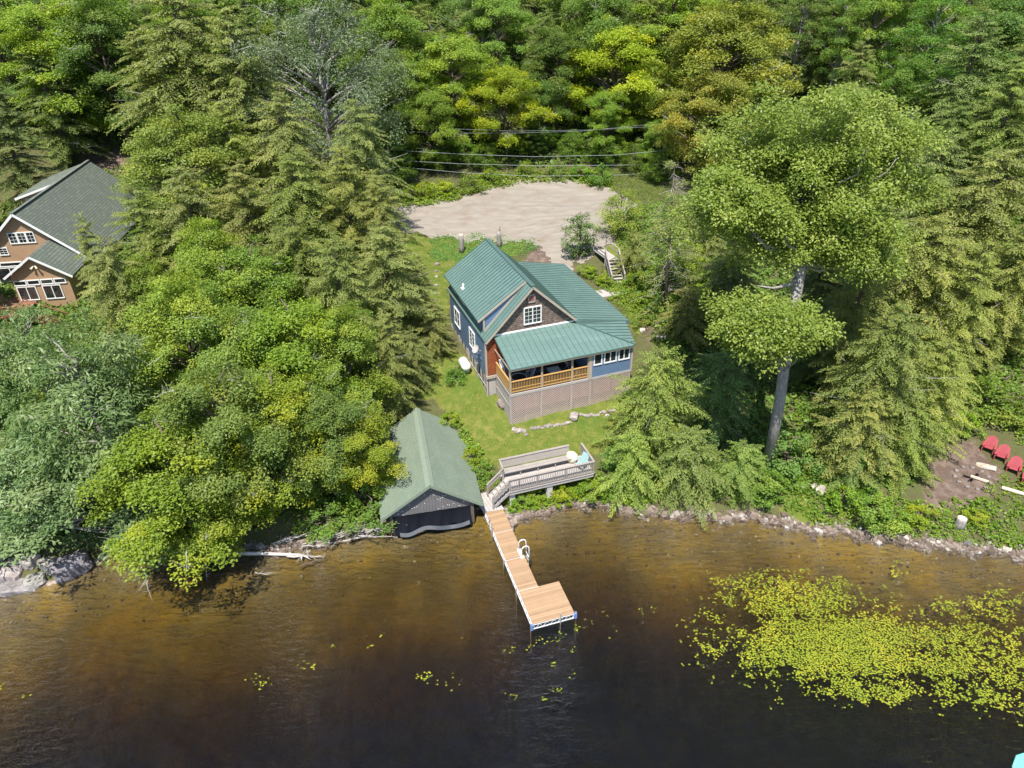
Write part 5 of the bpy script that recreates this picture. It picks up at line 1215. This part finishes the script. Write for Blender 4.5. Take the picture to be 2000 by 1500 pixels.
row([(1135,812),(1165,810),(1200,800)], 14, 2.1, 'small pale stone in the row right of the lawn boulder', 'stone row right of the lawn boulder')
row([(1003,838),(1012,846),(1020,838),(1030,848)], 9, 2, 'whitish stone scattered at the left corner of the lattice', 'stones at the lattice corner', (.8, 1.5))
row([(1000,960),(1014,975),(1035,965),(985,1000),(1010,1008)], 12, .6, 'whitish stone on the bank below the left block pillar', 'stones on the bank below the deck', (.7, 1.4))
row([(852,516),(850,545),(852,580),(848,605),(852,640)], 10, 4.6, 'pale flat stepping stone in the grass left of the blue house', 'stepping stones on the back lawn', (1.0, 1.9))
for o in S0: bpy.data.objects.remove(o)

def upright_log(u, v, h, r, label, z0, mat='greybark', top=True, lean=(0, 0), name='log_post'):
    p = G(u, v, z0); o = empty(name, p, random.random()*6, label, 'post'); o.rotation_euler = (lean[0], lean[1], 0)
    b = MB(); b.tube([(0,0,-.2), (0,0,h*.3), (.01,0,h*.7), (0,0,h)], [r*1.12, r, r*.95, r*.9], 12); b.build('bark', M[mat], o, True)
    if top: b = MB(); b.tube([(0,0,h+.002), (0,0,h+.02)], r*.86, 12); b.build('cut_top', M['cut'], o)
    return o
upright_log(902, 492, 1.75, .27, 'thick upright log with a pale cut top, left of the roof peak', 5.2, 'greybark')
o = upright_log(975, 482, 1.6, .24, 'upright log with a broken spike, right of the roof peak', 5.3, 'greybark', False)
b = MB(); b.tube([(.1,0,1.5), (.12,0,2.1)], [.07,.01], 5); b.build('splinter', M['brown'], o)
upright_log(1874, 1026, .55, .30, 'round chopping block standing on the right bank', .8, 'greybark', name='chopping_block')
for u, v, z in ((1737, 968, 1.2),): pass

# red chairs
def red_chair(p, rz, label):
    r = empty('garden_chair', p, rz, label, 'chair', 'red plastic garden chairs around the fire pit'); r.scale = (.9, .9, .9)
    b = MB()
    for k in range(5): b.slab([(-.27, -.34+k*.125, .40-k*.028), (.27, -.34+k*.125, .40-k*.028), (.27, -.225+k*.125, .375-k*.028), (-.27, -.225+k*.125, .375-k*.028)], .025)
    b.build('seat', M['red'], r)
    b = MB()
    for k in range(7):
        x = -.3+k*.1; hh = .98-.16*((x+.0)/.3)**2; cv = .07*(abs(x)/.3)**2
        b.slab([(x-.046, .24-cv, .28), (x+.046, .24-cv, .28), (x+.046*1.05, .58-cv, hh), (x-.046*1.05, .58-cv, hh)], .025, (0, 1, .3))
    b.slab([(-.32,.42,.60), (.32,.42,.60), (.32,.44,.66), (-.32,.44,.66)], .02, (0, 1, 0)); b.build('backrest', M['red'], r)
    for s in (-1, 1):
        b = MB(); b.slab([(s*.38-.075,-.42,.56), (s*.38+.075,-.42,.56), (s*.36+.06,.42,.54), (s*.36-.06,.42,.54)], .028); b.build('armrest', M['red'], r)
        b = MB(); b.slab([(s*.36-.03,-.40,0), (s*.36-.03,-.22,0), (s*.36-.03,-.25,.54), (s*.36-.03,-.38,.54)], .055, (1, 0, 0)); b.build('leg', M['red'], r)
        b = MB(); b.slab([(s*.32-.02,-.25,.30), (s*.32-.02,-.25,.42), (s*.32-.02,.62,.10), (s*.32-.02,.62,0)], .04, (1, 0, 0)); b.build('leg', M['red'], r)
    return r
for (u, v), rz, lab in (((1929,880),-.75,'red garden chair farthest up the row, half under the hemlock boughs'),((1953,897),-.72,'red garden chair second in the row from the hemlock'),((1977,921),-.70,'red garden chair third in the row, fully in view'),((2006,944),-.6,'red garden chair cut off by the right edge')):
    p = G(u, v, 1.6); red_chair(p, rz, lab)
fp = G(1898, 935, 1.5)
b = MB()
for k in range(9): a = random.random()*6.28; b.tube([(math.cos(a)*.1, math.sin(a)*.1, .05), (math.cos(a)*.55, math.sin(a)*.4, .12+random.random()*.1)], .045, 6)
o = b.build('campfire_logs', M['tarp']); o.location = fp; tag(o, 'heap of charred logs in the fire pit beside the red chairs', 'logs')
p = G(1927, 912, 1.6); o = stone('rock_slab', p, .5, 'pale pointed rock slab lying before the red chairs', 'rock', None, (1.3, .6, .25), (1.9, 1.8, 1.45), 77, rz=-.6)
p = G(1912, 938, 1.5); b = MB(); b.bar((-.4,.3,.12), (.4,-.3,.1), .16, .1); o = b.build('split_log', M['cut']); o.location = p; tag(o, 'split log with a fresh orange-tan face beside the fire pit', 'log')
for k in range(11):
    a = k/11*6.28; q = fp+Vector((math.cos(a)*1.0, math.sin(a)*.9, 0)); stone('fire_pit_stone', (q.x, q.y, gz(q.x, q.y)), .15, 'stone of the ring around the fire pit', 'stone', 'stones ringing the fire pit', (1.1, .9, .7), (.8, .75, .75), 90+k, 2)
def log_(name, a, b_, r0, r1, mat, label, cat='log', group=None, wig=.08, tw=0, n=7):
    a, b_ = Vector(a), Vector(b_); B = MB(); l = b_-a; pts = [Vector((0, 0, 0))]+[l*(i/5)+Vector((random.uniform(-wig, wig), random.uniform(-wig, wig), random.uniform(-wig, wig)*.6)) for i in range(1, 5)]+[l]
    B.tube(pts, [r0+(r1-r0)*i/5 for i in range(6)], n)
    for _ in range(tw):
        i = random.randint(1, 5); q = pts[i]; e = q+l.normalized()*random.uniform(.1, .5)+Vector((random.uniform(-.5, .5), random.uniform(-.5, .5), random.uniform(-.1, .3))); B.tube([q, q.lerp(e, .5)+Vector((0, 0, .04)), e], [r1*.9+.006, r1*.6+.004, .004], 4)
    o = B.build(name, M[mat], None, True); o.location = a; return tag(o, label, cat, group)
log_('fallen_log', P(455, 1079, .12), P(590, 1084, .05), .13, .09, 'palebark', 'straight white fallen log lying on the dark water', wig=.03, tw=3)
log_('driftwood_snag', P(560, 1086, .1), P(632, 1088, .0), .07, .02, 'drift', 'bleached forked snag at the tip of the fallen white log', tw=9, wig=.06)
log_('sunken_branch', P(585, 1107, .02), P(638, 1088, .08), .05, .02, 'brown', 'curved brown branch in the water right of the fallen log', wig=.05)
for k in range(22):
    u = random.uniform(520, 728); v = 1072-(u-520)*.16+random.uniform(-14, 10); a = P(u, v, random.uniform(.05, .5)); an = random.uniform(-.3, .9); l = random.uniform(1.0, 3.2)
    log_('driftwood_branch', a, a+Vector((math.cos(an)*l, math.sin(an)*l*.7, random.uniform(-.1, .5))), random.uniform(.03, .06), .012, 'drift', 'bleached branch in the driftwood tangle left of the boathouse', 'branch', 'driftwood tangle left of the boathouse', tw=5, n=6)
for u, v, lab in ((286,1140,'bare pinkish twig hanging over the water below the green tree'),(400,1108,'reddish bare twig at the lower edge of the dark gap')):
    a = P(u, v-26, 1.6); log_('bare_twig', a, a+Vector((.1, -.7, -.9)), .03, .01, 'drift', lab, 'twig', tw=10, wig=.05)
log_('floating_stick', P(498, 1118, .02), P(524, 1122, .02), .03, .01, 'drift', 'small pale stick floating before the shaded cove', 'stick', tw=4, wig=.03)
log_('garden_log', G(1955, 955, 1.2)+Vector((0, 0, .12)), G(2012, 972, 1.2)+Vector((0, 0, .12)), .12, .12, 'cut', 'pale debarked log lying below the red chairs at the right edge', wig=.02)
log_('bare_limb', P(1548, 838, y=41)-Vector((0, 0, 0)), P(1640, 845, y=42), .02, .05, 'palebark', 'bare white limb poking left from the hemlock over the grassy gap', 'branch', tw=6, wig=.12)
tk = G(1738, 970, 1.2)
if False: log_('dead_trunk', tk, P(1752, 868, y=tk.y+.2), .25, .17, 'greybark', 'grey trunk foot standing on the right bank', 'trunk', wig=.02)
for (x, y, lab) in ((956, 5, 'thin wooden stake at the top of the dock'),): pass

# turquoise mat at the lower right corner
p = P(1988, 1496, .1); o = empty('floating_mat', (p.x, p.y, .03), .3, 'turquoise floating mat cut off by the bottom right corner', 'float')
b = MB(); b.slab([(-.25,.0,.08), (2.6,-1.2,.08), (2.9,.2,.08), (.35,.34,.08)], .1); b.build('pad', M['turq'], o)
b = MB(); b.tube([(-.25,.0,.04), (.35,.34,.04), (2.9,.2,.04)], .06, 8); b.build('edge_tube', M['turq'], o, True)

# shore pebbles
def rocks(name, n, xr, dr, sr, label, flat=.6):
    x = rng.uniform(*xr, n); d = rng.normal(dr[0], dr[1], n); y = shore(x)+d; keepm = ~((x > -8.1) & (x < -1.9) & (d > -.6)); x, y = x[keepm], y[keepm]; n = len(x)
    z = np.maximum(terrain(x, y), -9); s = rng.uniform(sr[0], sr[1], n)*rng.uniform(.5, 1.2, n)
    cube = np.array([(-1,-1,-1),(1,-1,-1),(1,1,-1),(-1,1,-1),(-.72,-.72,1),(.72,-.72,1),(.72,.72,1),(-.72,.72,1)], float)
    V = cube[None]*(1+rng.normal(0, .22, (n, 8, 3))); V *= np.stack([s*rng.uniform(.8, 1.4, n), s, s*flat], 1)[:, None]
    a = rng.uniform(0, 6.28, n); ca, sa = np.cos(a)[:, None], np.sin(a)[:, None]
    V = np.stack([V[..., 0]*ca-V[..., 1]*sa, V[..., 0]*sa+V[..., 1]*ca, V[..., 2]], 2)+np.stack([x, y, z+s*.15], 1)[:, None]
    F = np.array([(4,5,6,7),(0,1,5,4),(1,2,6,5),(2,3,7,6),(3,0,4,7)]); co = V[:, F].reshape(-1, 4, 3); r = rng.random(n)
    return tag(quads_mesh(name, co, M['pebble'], np.repeat(r, 5), np.repeat(r, 5)), label, kind='stuff')
rocks('shore_pebbles', 9000, (-23, 40), (-.04, .19), (.04, .11), 'brown and white pebbles lining the water edge')
rocks('shore_cobbles', 900, (-23, 40), (.0, .22), (.09, .18), 'larger cobbles along the bank')
rocks('sunken_stones', 1500, (-30, 36), (-1.6, 1.2), (.03, .09), 'stones on the shallow lake bottom')

# ------------------------------------------------------------------ low vegetation
def cover(name, polys, dens, size, mat, label, hgt=(.05, .35), tint=(1, 1, 1), zg=2.0, clump=.6, excl=True, nj=.5, w=.7):
    P_ = []
    for poly, z in polys:
        q = [G(u, v, z) for u, v in poly] if z else [Vector((u, v, 0)) for u, v in poly]; xs = [p.x for p in q]; ys = [p.y for p in q]
        A = (max(xs)-min(xs))*(max(ys)-min(ys)); n = int(A*dens)
        x = rng.uniform(min(xs), max(xs), n); y = rng.uniform(min(ys), max(ys), n)
        k = (polydist(x, y, q)+.35*np.sin(x*3.1)*np.cos(y*2.7)+.2*np.sin(x*7+y*5) > 0) & (np.sin(x*2.1+1.3*np.sin(y*1.7))*np.sin(y*2.6+np.sin(x*3.3))+rng.normal(0, .35, n) > -clump); P_.append((x[k], y[k]))
    x = np.concatenate([p[0] for p in P_]); y = np.concatenate([p[1] for p in P_]); d = y-shore(x); k = d > .08
    if excl:
        a = math.radians(19.48); hx = x+.13; hy = y-40.7; u = hx*math.cos(a)+hy*math.sin(a); v = -hx*math.sin(a)+hy*math.cos(a)
        k &= ~((u > -.7) & (u < 9.3) & (v > -.05) & (v < 14.5)); bx = x+4.98; by = y-32.55; bu = bx*math.cos(BA)+by*math.sin(BA); bv = -bx*math.sin(BA)+by*math.cos(BA); k &= ~((abs(bu) < 2.6) & (bv < 8.1) & (bv > 0))
        k &= ~((x > -1.9) & (x < -.4) & (y > 33.5) & (y < 35.4))
    x, y = x[k], y[k]; n = len(x); z = terrain(x, y)
    hm = .5+.5*np.sin(x*1.9+2*np.sin(y*1.3))*np.sin(y*2.2); h = hgt[0]+(hgt[1]-hgt[0])*hm*rng.random(n)
    pos = np.stack([x, y, z+h], 1); nr = np.array([0, -.1, 1.0])+rng.normal(0, nj, (n, 3)); L_ = size*(.6+.8*rng.random(n))
    co = leaf_quads(pos, nr, L_, L_*w, rng); cl_ = np.clip(.5+.5*np.sin(x*1.3+y*2.9)*np.sin(x*2.3-y), 0, 1)
    o = quads_mesh(name, co, M[mat], rng.random(n), cl_*rng.uniform(.5, 1, n)); o.color = (*tint, 1); return tag(o, label, kind='stuff')
cover('bank_weeds', [([(955,930),(975,955),(1010,975),(1090,950),(1180,935),(1270,940),(1270,1000),(1130,985),(1040,1005),(1000,1010),(970,990)], .8),
  ([(885,835),(920,850),(960,930),(940,960),(915,930),(890,870)], 1.4)], 170, .17, 'weed', 'bright weeds covering the bank below the deck', (.05, .55), (.95, 1.05, .9), clump=.9)
cover('right_bank_weeds', [([(1540,900),(1620,920),(1700,980),(1800,975),(1840,985),(1900,975),(2010,985),(2010,1080),(1850,1058),(1700,1040),(1560,1025)], .9)], 130, .17, 'weed', 'leafy weeds along the right bank', (.04, .5), (.85, .95, .9), clump=.55)
cover('gap_weeds', [([(1900,960),(1960,970),(2010,985),(2010,900),(1980,930),(1950,950)], 1.3), ([(1960,820),(2010,800),(2010,880),(1975,860)], 2), ([(1560,780),(1640,800),(1660,860),(1560,900),(1530,850)], 2.4), ([(1150,530),(1260,560),(1310,600),(1260,640),(1210,600),(1150,545)], 4.2), ([(1300,540),(1440,520),(1440,660),(1300,660)], 3.8)], 90, .17, 'weed', 'yellow-green undergrowth in the sunny gaps', (.04, .5), (.95, 1, .8), clump=.45)
cover('lot_weeds', [([(770,372),(860,360),(905,375),(900,392),(850,402),(780,408)], 6.5), ([(900,345),(1020,335),(1180,335),(1200,370),(1110,358),(1030,357),(960,370),(905,385)], 7)], 80, .22, 'weed', 'weeds at the back edge of the gravel lot', (.04, .8), (1, 1, .8), clump=.7)
cover('back_groundcover', [([(840,462),(930,455),(1050,470),(1060,480),(1010,500),(960,520),(840,505)], 5.2)], 120, .12, 'leaf_maple', 'dark green ground cover around the upright logs', (.02, .15), (.75, 1.15, 1.3), clump=1.2)
cover('lawn_grass', [([(q[0], q[1]) for q in ((830,720),(905,735),(950,775),(1000,830),(1230,790),(1270,840),(1160,885),(1100,900),(940,910),(905,850),(850,800),(815,800))], 1.8), ([(740,470),(880,455),(1060,475),(1010,520),(880,640),(830,640),(740,520)], 4.8)], 240, .075, 'weed', 'short mown grass of the lawn', (.0, .05), (.72, .74, .75), clump=.75, w=.3, nj=.9)
cover('forest_undergrowth', [([(0,1060),(740,1010),(780,700),(740,420),(300,300),(0,400)], 3), ([(1180,420),(1500,330),(2000,330),(2000,780),(1850,850),(1780,960),(1560,1000),(1180,960),(1290,700)], 3)], 55, .26, 'leaf_maple', 'ferns and seedlings on the forest floor', (.05, .7), (.85, .95, .8), clump=.8)

cover('slope_undergrowth', [([(-105,90),(-30,92),(-10,88),(14,88),(30,84),(100,80),(110,165),(-110,165)], 0)], 9, .5, 'leaf_maple', 'low undergrowth covering the hillside', (.1, 1.2), (.75, .85, .8), clump=.9)
cover('side_grass', [([(1180,500),(1290,520),(1420,540),(1430,660),(1330,680),(1240,660),(1180,560)], 3.8), ([(1150,330),(1330,330),(1330,400),(1240,392),(1180,366)], 7), ([(1530,850),(1610,860),(1640,1000),(1530,1010)], 1.5)], 150, .14, 'weed', 'rough grass beside the house and the lot', (.0, .18), (.8, .82, .75), clump=.8, w=.4, nj=.8)
def woods(name, side, label):
    out = []; rn_ = []; cl_ = []
    for y0 in np.arange(31, 118, 7.0):
        e = 19+.56*y0
        for dx in np.arange(0, 62, 6.5):
            x0 = side*(e+dx+rng.uniform(-1.5, 1.5)); yy = y0+rng.uniform(-2, 2)
            if yy < shore(x0)+3: continue
            H_ = rng.uniform(11, 15); R_ = rng.uniform(3.2, 4.6); m = 420; zf = rng.random(m)**.8; a = rng.uniform(0, 6.283, m); rr = R_*np.sin(np.pi*np.clip(zf*.86+.12, 0, 1))**.6*(.7+.3*rng.random(m))*(1+.15*np.sin(3*a+x0))
            z0 = gz(x0, yy); pos = np.stack([x0+np.cos(a)*rr, yy+np.sin(a)*rr, z0+H_*(.12+.88*zf)], 1)
            out.append(leaf_quads(pos, np.array([0, 0, 1.0])+rng.normal(0, .5, (m, 3))+np.stack([np.cos(a), np.sin(a), a*0], 1)*.4, 1.1*(.6+.8*rng.random(m)), .8, rng)); rn_.append(rng.random(m)); cl_.append(np.full(m, rng.random()))
    return tag(quads_mesh(name, np.concatenate(out), M['leaf_maple'], np.concatenate(rn_), np.concatenate(cl_)), label, kind='stuff')
woods('side_woods', -1, 'mass of woodland continuing beyond the left edge'); woods('side_woods', 1, 'mass of woodland continuing beyond the right edge')
# lily pads
def padfield():
    pts = []
    def dens(u, v):
        d = 0
        d = max(d, 1.25*math.exp(-(((u-1640)/190)**2+((v-1262)/62)**2)**1.4)); d = max(d, .8*math.exp(-(((u-1560)/130)**2+((v-1170)/42)**2)**1.6))
        d = max(d, .62*math.exp(-(((u-1860)/190)**2+((v-1280-(u-1860)*.12)/85)**2)**1.6)); d = max(d, .5*math.exp(-(((u-1760)/26)**2+((v-1115-(u-1760)*.7)/16)**2))); d = max(d, .45*math.exp(-(((u-1930)/110)**2+((v-1190)/38)**2)**1.5))
        d = max(d, .7*math.exp(-(((u-1700)/120)**2+((v-1340)/32)**2)**1.6)); d = max(d, .3*math.exp(-(((u-1390)/55)**2+((v-1240)/70)**2)**1.3)); d = max(d, .6*math.exp(-(((u-1480)/90)**2+((v-1140)/26)**2)**1.5)); d = max(d, .4*math.exp(-(((u-1960)/90)**2+((v-1370-(u-1960)*.3)/30)**2)**1.6))
        return d
    tries = 150000; R_ = random.Random(5)
    for _ in range(tries):
        u = R_.uniform(1290, 2060); v = R_.uniform(1060, 1430); d = dens(u, v)
        if d < .03: continue
        p = P(u, v, .012); n = .9*mnoise.noise(Vector((p.x*1.1, p.y*1.1, 3)))+.9*mnoise.noise(Vector((p.x*3.4, p.y*3.4, 7)))+.5*mnoise.noise(Vector((p.x*7, p.y*7, 2)))
        if d*1.12+n*.62-.24 > R_.random()*1.5: pts.append((p.x, p.y))
    for cu, cv, n, s in ((495,1328,7,10),(515,1335,9,8),(520,1325,5,10),(600,1300,6,8),(612,1304,5,5),(832,1320,16,6),(828,1325,8,9),(860,1336,5,10),(880,1325,3,8),(997,1268,8,6),(1035,1262,7,8),(1055,1250,8,6),(1085,1252,8,7),(1118,1270,5,6),(1128,1228,9,7),(1100,1240,6,8),
      (1085,1296,8,6),(1090,1350,5,6),(1085,1348,4,7),(998,1360,8,6),(1066,1366,7,6),(1122,1315,4,6),(655,1262,3,6),(720,1262,5,4),(745,1240,3,5),(5,1340,3,5),(48,1356,5,6),(1256,1196,4,6),(1280,1190,4,4),(1500,1330,0,1),(1605,1352,14,8),(1520,1365,7,6),(1505,1383,3,4),(910,1248,3,8),(1150,1215,5,12),(1180,1200,4,12),(1200,1235,3,10),(1575,1350,5,10)):
        for _ in range(n): p = P(cu+R_.gauss(0, s), cv+R_.gauss(0, s*.6), .012); pts.append((p.x, p.y))
    g = {}; out = []
    for x, y in pts:
        k = (int(x/.07), int(y/.07))
        if k in g: continue
        g[k] = 1; out.append((x, y))
    return out
pp = padfield(); vs = []; fs = []; rn = []
for x, y in pp:
    r = random.uniform(.024, .058); o = len(vs); a0 = random.random()*6.28; z = .008+random.random()*.02; tx, ty = random.gauss(0, .06), random.gauss(0, .06)
    for k in range(8): a = a0+k*6.0/8; vs.append((x+math.cos(a)*r, y+math.sin(a)*r*.85, z+tx*math.cos(a)*r+ty*math.sin(a)*r+.002))
    fs.append(tuple(range(o, o+8))); rn.append(random.random())
me = bpy.data.meshes.new('lily_pads'); me.from_pydata(vs, [], fs); me.materials.append(M['pad'])
a = me.attributes.new('rnd', 'FLOAT', 'FACE'); a.data.foreach_set('value', rn); a = me.attributes.new('clump', 'FLOAT', 'FACE'); a.data.foreach_set('value', [min(1, .5*random.random()+.6*(.5+.5*mnoise.noise(Vector((v_[0]*.5, v_[1]*.5, 0))))) for v_ in pp])
o = bpy.data.objects.new('lily_pads', me); COL.objects.link(o); tag(o, 'yellow-green lily pads floating on the lake', kind='stuff')
print('pads', len(pp), 'objects', len(bpy.data.objects))
